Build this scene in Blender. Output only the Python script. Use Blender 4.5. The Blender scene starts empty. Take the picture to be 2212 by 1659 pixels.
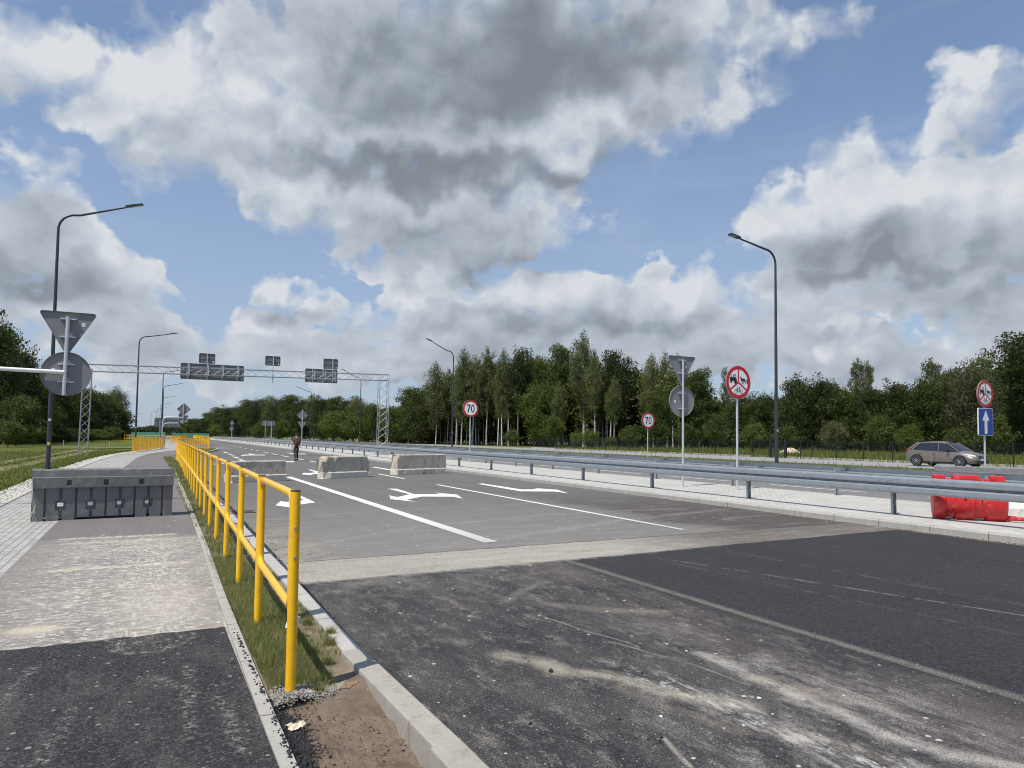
import bpy, bmesh, math, random
import numpy as np
from mathutils import Vector, Matrix
R=math.radians
SC=bpy.context.scene; COL=SC.collection
random.seed(7); rng=np.random.default_rng(11)

# ------------------------------------------------------------------ camera
F=1534.; YAW=R(27); PITCH=R(2.8); ROLL=.0125; SH=945.8-829.5-F*math.tan(PITCH); H=1.6
cam=bpy.data.objects.new('camera',bpy.data.cameras.new('camera')); COL.objects.link(cam)
CR=Matrix.Rotation(-YAW,3,'Z')@Matrix.Rotation(math.pi/2+PITCH,3,'X')@Matrix.Rotation(ROLL,3,'Z')
cam.matrix_world=Matrix.Translation((0,0,H))@CR.to_4x4()
cam.data.sensor_width=36; cam.data.lens=F/2212*36; cam.data.shift_y=SH/2212
cam.data.clip_start=.1; cam.data.clip_end=6000
SC.camera=cam
SC.render.resolution_x=1024; SC.render.resolution_y=768
def ray(x,y): return CR@Vector(((x-1106)/F,(829.5+SH-y)/F,-1))
def P(x,y,z=0.):                       # photo point seen on a level plane -> world
    d=ray(x,y); t=(z-H)/d.z; return (d.x*t,d.y*t)
def at(x,y,dep):                       # photo point at a distance -> world
    d=ray(x,y); t=dep/(d.x*math.sin(YAW)+d.y*math.cos(YAW)); return (d.x*t,d.y*t,H+d.z*t)
def zof(py,X,Y):                       # height of a photo row over the spot X,Y
    d0=CR.transposed()@Vector((X,Y,0)); px=1106+F*d0.x/-d0.z
    d=ray(px,py); return H+d.z*math.hypot(X,Y)/math.hypot(d.x,d.y)
def azel(x,y):
    d=ray(x,y); return (math.degrees(math.atan2(d.x,d.y)),math.degrees(math.atan2(d.z,math.hypot(d.x,d.y))))
# ------------------------------------------------------------------ sun, view
SUNAZ=R(249); SUNEL=R(61)
s=bpy.data.lights.new('sun','SUN'); s.energy=4.9; s.angle=R(.55); s.color=(1,.95,.86)
so=bpy.data.objects.new('sun',s); COL.objects.link(so)
sd=Vector((math.sin(SUNAZ)*math.cos(SUNEL),math.cos(SUNAZ)*math.cos(SUNEL),math.sin(SUNEL)))
so.rotation_euler=sd.to_track_quat('Z','Y').to_euler()
SC.view_settings.view_transform='Standard'; SC.view_settings.look='None'
SC.cycles.filter_width=1.05; SC.view_settings.exposure=0; SC.view_settings.gamma=1
# ------------------------------------------------------------------ node helper
class NT:
    def __init__(s,t): s.t=t
    def n(s,k,**kw):
        o=s.t.nodes.new(k)
        for a,b in kw.items(): setattr(o,a,b)
        return o
    def l(s,a,b): s.t.links.new(a,b)
    def put(s,sock,v):
        if hasattr(v,'is_linked') or isinstance(v,bpy.types.NodeSocket): s.l(v,sock)
        else: sock.default_value=v
    def m(s,op,a,b=0.,c=0.,clamp=False):
        o=s.n('ShaderNodeMath',operation=op,use_clamp=clamp)
        s.put(o.inputs[0],a); s.put(o.inputs[1],b); s.put(o.inputs[2],c); return o.outputs[0]
    def v(s,op,a,b=(0,0,0),sc=None):
        o=s.n('ShaderNodeVectorMath',operation=op); s.put(o.inputs[0],a); s.put(o.inputs[1],b)
        if sc is not None: s.put(o.inputs['Scale'],sc)
        return o.outputs['Value'] if op in('LENGTH','DOT_PRODUCT','DISTANCE') else o.outputs[0]
    def sm(s,x,a,b,lo=0.,hi=1.):
        o=s.n('ShaderNodeMapRange',interpolation_type='SMOOTHSTEP'); s.put(o.inputs[0],x)
        for i,q in enumerate((a,b,lo,hi)): s.put(o.inputs[1+i],q)
        return o.outputs[0]
    def noise(s,vec,scale,detail=4,rough=.55,dist=0.,color=False,dim='3D'):
        o=s.n('ShaderNodeTexNoise',noise_dimensions=dim); s.l(vec,o.inputs['Vector'])
        o.inputs['Scale'].default_value=scale; o.inputs['Detail'].default_value=detail
        o.inputs['Roughness'].default_value=rough; o.inputs['Distortion'].default_value=dist
        return o.outputs['Color' if color else 'Fac']
    def vor(s,vec,scale,feat='F1',out='Distance',rand=1.):
        o=s.n('ShaderNodeTexVoronoi',feature=feat); s.l(vec,o.inputs['Vector']); o.inputs['Scale'].default_value=scale
        o.inputs['Randomness'].default_value=rand
        return o.outputs[out]
    def mix(s,f,a,b):
        o=s.n('ShaderNodeMix',data_type='RGBA'); s.put(o.inputs[0],f)
        for i,q in ((6,a),(7,b)):
            s.put(o.inputs[i],(*q,1) if isinstance(q,tuple) and len(q)==3 else q)
        return o.outputs[2]
    def comb(s,x,y,z):
        o=s.n('ShaderNodeCombineXYZ')
        for i,q in enumerate((x,y,z)): s.put(o.inputs[i],q)
        return o.outputs[0]
# ------------------------------------------------------------------ world: sky with clouds
W=bpy.data.worlds.new('World'); SC.world=W; W.use_nodes=True
wt=W.node_tree; wt.nodes.clear(); N=NT(wt)
tc=N.n('ShaderNodeTexCoord').outputs['Generated']
sep=N.n('ShaderNodeSeparateXYZ'); N.l(tc,sep.inputs[0])
DEG=57.29578
az=N.m('MULTIPLY',N.m('ARCTAN2',sep.outputs[0],sep.outputs[1]),DEG)
el=N.m('MULTIPLY',N.m('ARCSINE',sep.outputs[2]),DEG)
pos=N.comb(az,el,0.)
def blob(x,y,rx,ry):
    a,e=azel(x,y); a1,_=azel(x+10,y); _,e1=azel(x,y-10)
    return a,e,(a1-a)/10*rx,(e1-e)/10*ry
CL=[ # x,y,rx,ry,weight : cumulus masses
 (60,110,330,150,1.25),(330,190,260,170,1.35),(560,230,260,190,1.5),(800,170,380,330,1.7),(1080,140,430,330,1.8),(1390,110,330,230,1.35),
 (1640,60,200,110,.7),(620,400,170,120,.95),(820,420,280,130,1.3),(1040,330,330,150,1.45),(1000,500,220,110,1.15),(1150,480,100,90,1.0),(910,560,130,55,.85),
 (50,510,190,165,1.4),(200,560,150,120,1.1),(20,620,200,60,1.0),
 (620,640,80,58,1.05),(720,690,110,50,.8),(830,690,90,45,.55),
 (960,640,130,65,1.0),(1110,640,140,75,1.1),(1290,650,150,85,1.15),(1440,640,140,85,1.2),(1540,690,90,50,.8),
 (1900,470,280,170,1.6),(1730,480,150,110,1.2),(2130,450,200,130,1.45),(2210,500,150,140,1.2),(1850,570,260,75,1.1),
 (2090,220,110,80,.75),(1980,290,110,60,.5),(2130,300,80,90,.5),
 (1800,650,260,60,.95),(2080,650,260,75,1.0),(1650,740,160,55,.75),(1770,725,110,45,.75),(1960,745,140,45,.85),(2150,730,160,60,.7),
 (300,760,200,40,.8),(470,745,110,40,.9),(1400,720,160,40,.8),(1700,735,120,35,.9),(2060,760,200,40,.8),(1180,745,150,35,.8),(880,745,120,30,.8),(250,720,330,45,.75),(560,690,100,40,.5),(400,800,300,40,.7),(1250,720,500,60,.85),(1760,780,400,60,.8),(150,640,200,60,.7),(820,800,420,45,.75),(590,725,150,50,.8),(430,770,170,50,.65),(150,690,260,50,.6),(700,780,240,45,.6),(1000,730,260,60,.75),(1280,760,300,60,.7),(1560,790,260,55,.65),(60,660,160,50,.6),(1500,740,200,50,.6),(1950,800,300,50,.6)]
DK=[ # grey undersides and cores
 (1180,110,300,150,1.1),(1390,120,170,110,.9),(980,130,160,100,.7),(1000,210,280,70,.55),(900,365,330,55,1.25),(1250,370,200,40,.75),(700,330,150,40,.45),(820,90,200,90,.45),(1330,230,120,50,.45),
 (80,600,240,50,.75),(40,470,110,70,.4),(1900,590,280,35,.9),(1850,550,200,45,.5),(2120,640,200,40,.55),(1350,700,260,35,.65),(1100,690,220,40,.5),(1050,555,150,40,.45),(900,510,200,30,.3),(1470,700,130,35,.5),(640,670,80,30,.45),(1150,790,500,50,.35),(1900,800,300,40,.4),(250,740,250,30,.3)]
BR=[(330,170,200,110,.95),(120,110,150,110,.8),(560,240,190,90,.95),(720,300,150,50,.7),(1260,280,250,50,1.0),(1490,200,120,70,.7),(1640,60,150,60,.5),(1160,450,80,60,.8),(560,400,90,45,.7),(700,450,160,40,.4),
    (90,380,130,70,.7),(230,470,80,70,.6),(1860,420,240,70,.9),(2150,430,130,70,.8),(1650,470,70,50,.6),(2090,200,80,60,.4),(1080,610,90,25,.8),(1240,600,60,22,.9),(1470,605,90,28,1.0),(620,620,70,28,.8),(760,680,60,20,.6),(1790,702,80,18,1.1),(1960,722,90,15,1.2),(560,712,100,22,.8),(1020,640,90,25,.5),(900,620,60,25,.6)]
def field(NN,p,L,k=.25):
    acc=None
    for x,y,rx,ry,w in L:
        a,e,ra,re=blob(x,y,rx,ry)
        q=NN.v('MULTIPLY',NN.v('SUBTRACT',p,(a,e,0)),(1/ra,1/re,0))
        d=NN.m('MULTIPLY_ADD',NN.v('LENGTH',q),-w,w)
        acc=d if acc is None else NN.m('SMOOTH_MAX',acc,d,k)
    return acc
g=bpy.data.node_groups.new('cloud_field','ShaderNodeTree')
g.interface.new_socket('P',in_out='INPUT',socket_type='NodeSocketVector')
g.interface.new_socket('D',in_out='OUTPUT',socket_type='NodeSocketFloat')
G=NT(g); gi=G.n('NodeGroupInput'); go=G.n('NodeGroupOutput'); p0=gi.outputs[0]
wn=G.v('SCALE',G.v('SUBTRACT',G.noise(p0,.16,2,.5,color=True,dim='2D'),(.5,.5,.5)),sc=7.)
wn2=G.v('SCALE',G.v('SUBTRACT',G.noise(p0,.7,2,.5,color=True,dim='2D'),(.5,.5,.5)),sc=1.6)
pw=G.v('MULTIPLY',G.v('ADD',G.v('ADD',p0,wn),wn2),(1,1,0))
B=field(G,pw,CL)
ps=G.v('MULTIPLY',p0,(1,1.35,1))
n1=G.noise(ps,.2,7,.52,.2,dim='2D')
sp0=G.n('ShaderNodeSeparateXYZ'); G.l(p0,sp0.inputs[0])
away=G.m('MULTIPLY',G.sm(G.m('ABSOLUTE',G.m('SUBTRACT',G.m('ABSOLUTE',G.m('SUBTRACT',sp0.outputs[0],27.)),180.)),90.,125.,1,0),.5)  # cloud cover added out of view behind the camera, brightening the ambient light
B=G.m('ADD',B,away)
G.l(G.m('ADD',B,G.m('MULTIPLY',G.m('SUBTRACT',n1,.5),1.7)),go.inputs[0])
def FG(p):
    o=N.n('ShaderNodeGroup'); o.node_tree=g; N.l(p,o.inputs[0]); return o.outputs[0]
D0=FG(pos)
D1=FG(N.v('ADD',pos,(-.9,2.1,0)))
edge=N.sm(N.noise(pos,.3,3,.5,dim='2D'),.38,.62,.30,1.05)
edge=N.m('MULTIPLY',edge,N.sm(el,10.,26.,.42,1.))
alpha=N.m('MULTIPLY',N.m('SMOOTH_MIN',N.m('DIVIDE',N.m('ADD',D0,.06),edge),1.,.25,clamp=True),.97)
fa=N.noise(ps2:=N.v('MULTIPLY',pos,(1,1.3,1)),.22,7,.5,.3,dim='2D')
fb=N.noise(N.v('ADD',ps2,(-.7,1.3,0)),.22,7,.5,.3,dim='2D')
pwd=N.v('MULTIPLY',N.v('ADD',pos,N.v('SCALE',N.v('SUBTRACT',N.noise(pos,.2,3,.5,color=True,dim='2D'),(.5,.5,.5)),sc=8.)),(1,1,0))
dark=N.sm(field(N,pwd,DK,.25),-.5,1.15)
brt=N.sm(field(N,pwd,BR,.25),-.45,.8)
rel=N.m('SUBTRACT',D1,D0)              # thicker above than here: a shaded underside
sh=N.m('ADD',N.m('MULTIPLY',N.sm(D1,-.2,1.7),.30),N.m('MULTIPLY',rel,.10))
sh=N.m('ADD',sh,N.m('MULTIPLY',N.m('SUBTRACT',fb,fa),N.sm(dark,0,1,.42,.20)))
sh=N.m('ADD',sh,N.m('MULTIPLY',N.m('SUBTRACT',fa,.5),-.40))
sh=N.m('ADD',sh,N.m('MULTIPLY',dark,.72))
sh=N.m('SUBTRACT',sh,N.m('MULTIPLY',brt,.32))
dt=N.noise(pos,.55,6,.6,.2,dim='2D')
sh=N.m('ADD',sh,N.m('MULTIPLY',N.m('SUBTRACT',dt,.5),.20))
sh=N.m('SUBTRACT',sh,N.m('MULTIPLY',N.sm(D0,.55,.05),N.sm(D1,.9,.2,0,.20)))
sh=N.m('ADD',N.m('MULTIPLY',sh,.84),.235,clamp=True)
cc=N.n('ShaderNodeValToRGB'); N.l(sh,cc.inputs[0]); cr=cc.color_ramp
cr.elements[0].position=0; cr.elements[0].color=(.74,.77,.80,1); cr.elements[1].position=1; cr.elements[1].color=(.20,.225,.255,1)
for q,c in ((.25,(.55,.60,.66,1)),(.5,(.41,.46,.52,1)),(.75,(.27,.31,.355,1))):
    e=cr.elements.new(q); e.color=c
sky=N.n('ShaderNodeTexSky',sky_type='NISHITA'); sky.sun_disc=False
sky.sun_elevation=SUNEL; sky.sun_rotation=SUNAZ; sky.altitude=100; sky.air_density=1.0; sky.dust_density=.8; sky.ozone_density=2.2
skyc=N.v('MULTIPLY',N.v('SCALE',sky.outputs[0],sc=.125),(1.0,1.05,1.10))
hz=N.sm(el,-1.,30.,.74,.16)             # pale air near the horizon
skyc=N.mix(hz,skyc,(.385,.465,.61))
wisp=N.m('MULTIPLY',N.sm(N.noise(N.v('MULTIPLY',pos,(.5,1.6,1)),.14,4,.6,.5,dim='2D'),.45,.80),.16)
skyc=N.mix(wisp,skyc,(.50,.57,.68))
fin=N.mix(alpha,skyc,N.mix(N.m('MULTIPLY',hz,.34),cc.outputs[0],(.47,.52,.58)))
bg=N.n('ShaderNodeBackground'); N.l(fin,bg.inputs[0]); bg.inputs[1].default_value=1.
wo=N.n('ShaderNodeOutputWorld'); N.l(bg.outputs[0],wo.inputs[0])
W.cycles.sampling_method='MANUAL'; W.cycles.sample_map_resolution=256

# ================================================================== mesh and object helpers
def tag(o,label=None,cat=None,group=None,kind=None):
    if label: o['label']=label
    if cat: o['category']=cat
    if group: o['group']=group
    if kind: o['kind']=kind
    return o
def thing(name,label,cat,loc=(0,0,0),rz=0.,group=None):
    o=bpy.data.objects.new(name,None); COL.objects.link(o); o.location=loc; o.rotation_euler=(0,0,rz)
    o.empty_display_size=.2
    return tag(o,label,cat,group)
def dup(o,parent=None,loc=None,rz=None,label=None,scale=None):
    c=o.copy(); COL.objects.link(c); c.parent=parent
    if loc is not None: c.location=loc
    if rz is not None: c.rotation_euler=(0,0,rz)
    if scale is not None: c.scale=scale
    if label: c['label']=label
    for ch in list(o.children): dup(ch,c)
    return c
class MB:
    def __init__(s): s.v=[]; s.f=[]; s.mi=[]; s.cur=0
    def add(s,vs,fs):
        k=len(s.v); s.v+= [tuple(q) for q in vs]; s.f+=[tuple(i+k for i in f) for f in fs]; s.mi+=[s.cur]*len(fs); return s
    def box(s,c,sz,rz=0.,M=None,bev=0.):
        x,y,z=sz[0]/2,sz[1]/2,sz[2]/2; b=bev
        if b<=0:
            vs=[Vector((i*x,j*y,k*z)) for i in(-1,1) for j in(-1,1) for k in(-1,1)]
            fs=[(0,1,3,2),(4,6,7,5),(0,4,5,1),(2,3,7,6),(0,2,6,4),(1,5,7,3)]
        else:
            bm=bmesh.new(); bmesh.ops.create_cube(bm,size=1)
            bmesh.ops.scale(bm,vec=sz,verts=bm.verts); bmesh.ops.bevel(bm,geom=bm.edges[:],offset=b,segments=2,affect='EDGES',profile=.6)
            vs=[v.co.copy() for v in bm.verts]; bm.verts.index_update(); fs=[tuple(v.index for v in f.verts) for f in bm.faces]; bm.free()
        Mr=Matrix.Rotation(rz,3,'Z') if M is None else M
        return s.add([Mr@q+Vector(c) for q in vs],fs)
    def tube(s,pts,r,n=8,caps=True,closed=False):
        pts=[Vector(p) for p in pts]; m=len(pts); rs=r if isinstance(r,(list,tuple)) else [r]*m
        vs=[];up=None
        for i,p in enumerate(pts):
            a=pts[(i-1)%m] if (closed or i>0) else p; b=pts[(i+1)%m] if (closed or i<m-1) else p
            t=(b-a).normalized()
            if up is None:
                up=Vector((0,0,1)) if abs(t.z)<.9 else Vector((0,1,0))
            u=(up-t*up.dot(t))
            u=u.normalized() if u.length>1e-6 else t.orthogonal().normalized()
            up=u; w=t.cross(u)
            for j in range(n):
                q=2*math.pi*j/n; vs.append(p+(u*math.cos(q)+w*math.sin(q))*rs[i])
        fs=[]
        for i in range(m if closed else m-1):
            k=(i+1)%m
            for j in range(n): fs.append((i*n+j,i*n+(j+1)%n,k*n+(j+1)%n,k*n+j))
        if caps and not closed: fs+= [tuple(range(n-1,-1,-1)),tuple(range((m-1)*n,m*n))]
        return s.add(vs,fs)
    def prism(s,poly,z0,z1,M=None):      # polygon (x,y) between two heights; M maps
        n=len(poly); vs=[Vector((x,y,z0)) for x,y in poly]+[Vector((x,y,z1)) for x,y in poly]
        if M is not None: vs=[M@q for q in vs]
        fs=[tuple(range(n-1,-1,-1)),tuple(range(n,2*n))]+[(i,(i+1)%n,n+(i+1)%n,n+i) for i in range(n)]
        return s.add(vs,fs)
    def poly(s,pts,z=0.): return s.add([(x,y,z) for x,y in pts],[tuple(range(len(pts)))])
    def build(s,name,mat,parent=None,smooth=False,loc=None,rz=0.,kind=None):
        me=bpy.data.meshes.new(name); me.from_pydata([tuple(q) for q in s.v],[],s.f)
        for m_ in (mat if isinstance(mat,(list,tuple)) else [mat]): me.materials.append(m_)
        if isinstance(mat,(list,tuple)): me.polygons.foreach_set('material_index',s.mi)
        if smooth:
            me.polygons.foreach_set('use_smooth',[True]*len(me.polygons))
            try: me.set_sharp_from_angle(angle=R(38))
            except Exception: pass
        me.update(); o=bpy.data.objects.new(name,me); COL.objects.link(o)
        if parent is not None: o.parent=parent
        if loc is not None: o.location=loc
        o.rotation_euler=(0,0,rz)
        if kind: o['kind']=kind
        return o
def arc(cx,cz,r,a0,a1,n): return [(cx+r*math.cos(a0+(a1-a0)*i/n),cz+r*math.sin(a0+(a1-a0)*i/n)) for i in range(n+1)]
def tris_object(name,V,Fc,mat,nper,kind=None,parent=None,mats=None):   # fast path: V (n,3), faces of nper verts
    me=bpy.data.meshes.new(name); nv=len(V); nf=len(Fc)
    me.vertices.add(nv); me.vertices.foreach_set('co',np.asarray(V,dtype=np.float32).ravel())
    me.loops.add(nf*nper); me.loops.foreach_set('vertex_index',np.asarray(Fc,dtype=np.int32).ravel())
    me.polygons.add(nf); me.polygons.foreach_set('loop_start',np.arange(0,nf*nper,nper,dtype=np.int32))
    me.materials.append(mat); me.update(calc_edges=True)
    o=bpy.data.objects.new(name,me); COL.objects.link(o)
    if kind: o['kind']=kind
    if parent: o.parent=parent
    return o

# ================================================================== materials
def newmat(name):
    m=bpy.data.materials.new(name); m.use_nodes=True; t=m.node_tree; n=NT(t)
    b=t.nodes['Principled BSDF']; return m,n,b
def wpos(n): return n.n('ShaderNodeNewGeometry').outputs['Position']
def opos(n): return n.n('ShaderNodeTexCoord').outputs['Object']
def bump(n,b,h,strength=.3,dist=.01):
    o=n.n('ShaderNodeBump'); o.inputs['Strength'].default_value=strength; o.inputs['Distance'].default_value=dist
    n.put(o.inputs['Height'],h); n.l(o.outputs[0],b.inputs['Normal'])
def paint(name,col,rough=.5,metal=0.,var=.12,scale=3.,dirt=None,dirt_amt=.3,bmp=0.,bscale=60.,spec=.5,coat=0.):
    m,n,b=newmat(name); p=opos(n); 
    f=n.noise(p,scale,5,.6); f2=n.noise(p,scale*9,3,.6)
    k=n.m('ADD',n.m('MULTIPLY',n.m('SUBTRACT',f,.5),var*2.4),n.m('MULTIPLY',n.m('SUBTRACT',f2,.5),var*1.2))
    c=n.v('SCALE',(*col,),sc=n.m('ADD',k,1.))
    if dirt: c=n.mix(n.m('MULTIPLY',n.sm(n.noise(p,scale*1.7,6,.68),.5,.72),dirt_amt),c,dirt)
    n.l(c,b.inputs['Base Color']); n.put(b.inputs['Roughness'],n.m('ADD',n.m('MULTIPLY',n.m('SUBTRACT',f2,.5),.25),rough,clamp=True))
    b.inputs['Metallic'].default_value=metal; b.inputs['Specular IOR Level'].default_value=spec
    b.inputs['Coat Weight'].default_value=coat
    if bmp>0: bump(n,b,n.noise(p,bscale,4,.6),bmp,.004)
    return m
def segd(n,p,a,b_):                    # distance to a segment on the ground
    ax,ay=a; dx,dy=b_[0]-ax,b_[1]-ay; L2=dx*dx+dy*dy
    q=n.v('SUBTRACT',p,(ax,ay,0)); t=n.m('MULTIPLY',n.v('DOT_PRODUCT',q,(dx,dy,0)),1/L2,clamp=True)
    return n.v('LENGTH',n.v('SUBTRACT',q,n.v('SCALE',(dx,dy,0),sc=t)))
def polyd(n,p,pts):
    acc=None
    for a,b_ in zip(pts,pts[1:]):
        d=segd(n,p,a,b_); acc=d if acc is None else n.m('MINIMUM',acc,d)
    return acc
def flat(n,p): return n.v('MULTIPLY',p,(1,1,0))
def warp(n,p,scale,amt,det=3): return n.v('ADD',p,n.v('SCALE',n.v('SUBTRACT',n.noise(p,scale,det,.6,color=True),(.5,.5,.5)),sc=amt*2))
def mul(n,*a):
    r=a[0]
    for q in a[1:]: r=n.m('MULTIPLY',r,q)
    return r

# --- older grey asphalt of the carriageway, the sand joint and the new dark asphalt in one sheet each
def asphalt(name,base,contrast=.5,agg=.6,zone=None,rough=.85):
    m,n,b=newmat(name); p=flat(n,wpos(n)); sx=n.n('ShaderNodeSeparateXYZ'); n.l(p,sx.inputs[0]); X,Y=sx.outputs[0],sx.outputs[1]
    fine=n.noise(p,170,2,.6); med=n.noise(p,55,3,.7); big=n.noise(p,.55,5,.6)
    stre=n.noise(n.v('MULTIPLY',p,(1.2,.10,0)),2.2,5,.62)
    k=n.m('ADD',n.m('MULTIPLY',n.m('SUBTRACT',fine,.5),agg*2.2),n.m('MULTIPLY',n.m('SUBTRACT',med,.5),agg*1.2))
    k=n.m('ADD',k,n.m('MULTIPLY',n.m('SUBTRACT',big,.5),contrast))
    k=n.m('ADD',k,n.m('MULTIPLY',n.m('SUBTRACT',stre,.5),contrast*1.3))
    va=n.n('ShaderNodeTexVoronoi'); n.l(p,va.inputs['Vector']); va.inputs['Scale'].default_value=82; sa=n.n('ShaderNodeSeparateColor'); n.l(va.outputs['Color'],sa.inputs[0])
    st1=n.m('POWER',sa.outputs[0],4.); k=n.m('ADD',k,n.m('MULTIPLY',n.m('SUBTRACT',st1,.2),agg*1.5)); k=n.m('ADD',k,n.m('MULTIPLY',n.m('SUBTRACT',n.noise(p,24,3,.75),.5),agg*1.3))
    c=n.v('SCALE',base,sc=n.m('MAXIMUM',n.m('ADD',k,1.),.22))
    if zone: c=zone(n,c,p,X,Y)
    n.l(c,b.inputs['Base Color']); b.inputs['Roughness'].default_value=rough; b.inputs['Specular IOR Level'].default_value=.35
    bump(n,b,n.m('ADD',n.noise(p,120,3,.7),n.m('MULTIPLY',n.vor(p,75),.6)),.55,.006)
    return m
def speck(n,p,scale,thr,seedoff=0.):   # scattered little light stones
    v=n.n('ShaderNodeTexVoronoi'); n.l(n.v('ADD',p,(seedoff,seedoff,0)),v.inputs['Vector']); v.inputs['Scale'].default_value=scale
    s_=n.n('ShaderNodeSeparateColor'); n.l(v.outputs['Color'],s_.inputs[0])
    pick=n.m('GREATER_THAN',s_.outputs[0],thr); rad=n.m('MULTIPLY',s_.outputs[1],.32)
    return mul(n,pick,n.m('LESS_THAN',v.outputs['Distance'],rad))
def zone_new(n,c,p,X,Y):
    pw=warp(n,p,1.1,.22,5); pw2=warp(n,p,6,.05,4)
    gr=n.noise(p,90,3,.75); pat=n.noise(n.v('MULTIPLY',warp(n,p,1.2,.05),(1,.34,0)),2.1,10,.72); pat2=n.noise(n.v('MULTIPLY',warp(n,p,.8,.08),(1,.42,0)),7.,9,.82)
    sw=n.v('ADD',pw,(0,0,0)); sx=n.n('ShaderNodeSeparateXYZ'); n.l(sw,sx.inputs[0]); XW,YW=sx.outputs[0],sx.outputs[1]
    left=n.sm(XW,4.6,4.95,1,0)          # dusty, driven part
    grain=n.sm(gr,.42,.60)
    c=n.mix(mul(n,left,n.sm(pat,.36,.72),grain,.72),c,(.17,.158,.142))
    c=n.mix(mul(n,left,n.sm(pat2,.50,.64),n.sm(gr,.40,.56),.6),c,(.31,.285,.245))
    # reddish brown clay film
    br=mul(n,n.sm(n.m('ABSOLUTE',n.m('SUBTRACT',XW,4.25)),.1,.75,1,0),n.sm(YW,1.5,4.5,.9,.5),n.sm(pat,.35,.6))
    c=n.mix(mul(n,br,.55),c,(.075,.052,.045))
    # pale dust bands along the wheel paths
    wn_=n.noise(n.v('MULTIPLY',p,(1,.42,0)),3.6,10,.82)
    wb=mul(n,n.sm(n.m('ABSOLUTE',n.m('SUBTRACT',XW,3.95)),.05,.75,1,0),n.sm(YW,6.5,3.0),n.sm(wn_,.42,.68),n.sm(gr,.35,.6))
    c=n.mix(mul(n,wb,.9),c,(.40,.378,.345))
    wb2=mul(n,n.sm(n.v('DISTANCE',pw,(3.1,2.9,0)),.3,1.1,1,0),n.sm(wn_,.46,.66),n.sm(gr,.3,.6))
    c=n.mix(mul(n,wb2,.7),c,(.38,.355,.32))
    wb3=mul(n,n.sm(n.m('ABSOLUTE',n.m('SUBTRACT',XW,n.m('MULTIPLY_ADD',YW,-.12,3.55))),.0,.22,1,0),n.sm(YW,4.6,3.6),n.sm(n.noise(n.v('MULTIPLY',p,(1,.3,0)),14,8,.84),.50,.58))
    c=n.mix(mul(n,wb3,.85),c,(.50,.48,.45))
    wn0=n.noise(n.v('MULTIPLY',p,(1,.7,0)),4.5,7,.78)
    # sand trails
    for pts,w,a,colr in (([(2.36,4.75),(2.56,4.47),(2.58,4.24),(2.78,4.08),(2.9,3.82),(2.98,3.63),(3.24,3.26)],.085,.95,(.43,.385,.31)),
                    ([(3.74,4.15),(3.68,3.6),(3.7,3.29),(3.68,2.92),(3.63,2.57),(3.71,2.31),(3.95,2.0),(4.2,1.6)],.06,.95,(.48,.455,.41)),
                    ([(3.71,3.55),(3.80,3.22)],.10,.85,(.38,.33,.26)),
                    ([(2.59,6.75),(2.68,6.46),(2.66,6.14)],.035,.55,(.30,.26,.2)),([(3.97,6.94),(3.53,6.62),(3.13,6.26)],.05,.5,(.30,.27,.22)),
                    ([(2.74,3.81),(2.87,3.24),(2.93,3.0),(3.16,2.81),(3.31,2.68),(3.36,2.38)],.05,.5,(.24,.205,.155)),
                    ([(3.5,6.0),(3.9,5.5),(4.3,5.3)],.09,.5,(.33,.29,.23)),
                    ([(2.51,3.09),(2.41,2.77)],.014,.8,(.5,.45,.38)),([(3.14,2.93),(3.07,2.45)],.014,.7,(.5,.46,.4)),([(3.3,4.7),(3.5,4.0),(3.55,3.5)],.012,.6,(.4,.37,.33)),([(3.2,5.6),(3.3,5.0),(3.42,4.6)],.01,.6,(.4,.37,.33))):
        q=warp(n,p,3.2,.07 if w>.03 else .015,6)
        d=polyd(n,q,pts); f=mul(n,n.sm(d,w*.05,w*1.9,1,0),n.sm(gr,.30,.62,.15,1),n.sm(wn0,.36,.56,.2,1))
        c=n.mix(mul(n,f,a*.85),c,colr)
    # light gravel line on the paver joint, faint paler joints beyond
    jl=mul(n,n.sm(n.m('ABSOLUTE',n.m('SUBTRACT',n.m('MULTIPLY_ADD',XW,.14,n.m('MULTIPLY',X,.86)),4.93)),.01,.10,1,0),n.sm(gr,.42,.62),n.sm(n.noise(p,5,6,.8),.30,.52,.25,1))
    c=n.mix(mul(n,jl,.9),c,(.30,.28,.235))
    c=n.mix(mul(n,n.sm(n.m('ABSOLUTE',n.m('SUBTRACT',X,4.86)),.0,.018,1,0),.7),c,(.012,.011,.011))
    for x0,y0,x1,y1,a in ((6.19,7.71,7.33,3.8,.7),(7.5,8.06,7.8,4.0,.3),(6.0,8.1,6.6,3.0,.22),(9.3,8.2,10.2,3.4,.2)):
        d=segd(n,warp(n,p,4,.03),(x0,y0),(x1,y1)); c=n.mix(mul(n,n.sm(d,.008,.035,1,0),n.sm(n.noise(p,3.5,4,.7),.42,.6),n.sm(gr,.3,.6),a),c,(.30,.29,.27))
    ed=mul(n,n.sm(n.m('ADD',n.m('SUBTRACT',Y,n.m('MULTIPLY',X,.052)),n.m('MULTIPLY',n.m('SUBTRACT',n.noise(p,3.2,7,.78),.5),.55)),7.74,7.86),n.sm(X,8.5,5.5),n.sm(gr,.3,.6,.3,1))
    c=n.mix(n.m('MULTIPLY',ed,.9),c,(.30,.28,.245))
    c=n.mix(mul(n,n.sm(YW,6.2,7.9,0,.6),left,n.sm(n.noise(p,2.4,8,.8),.42,.62),n.sm(gr,.36,.58)),c,(.24,.222,.195))
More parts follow.
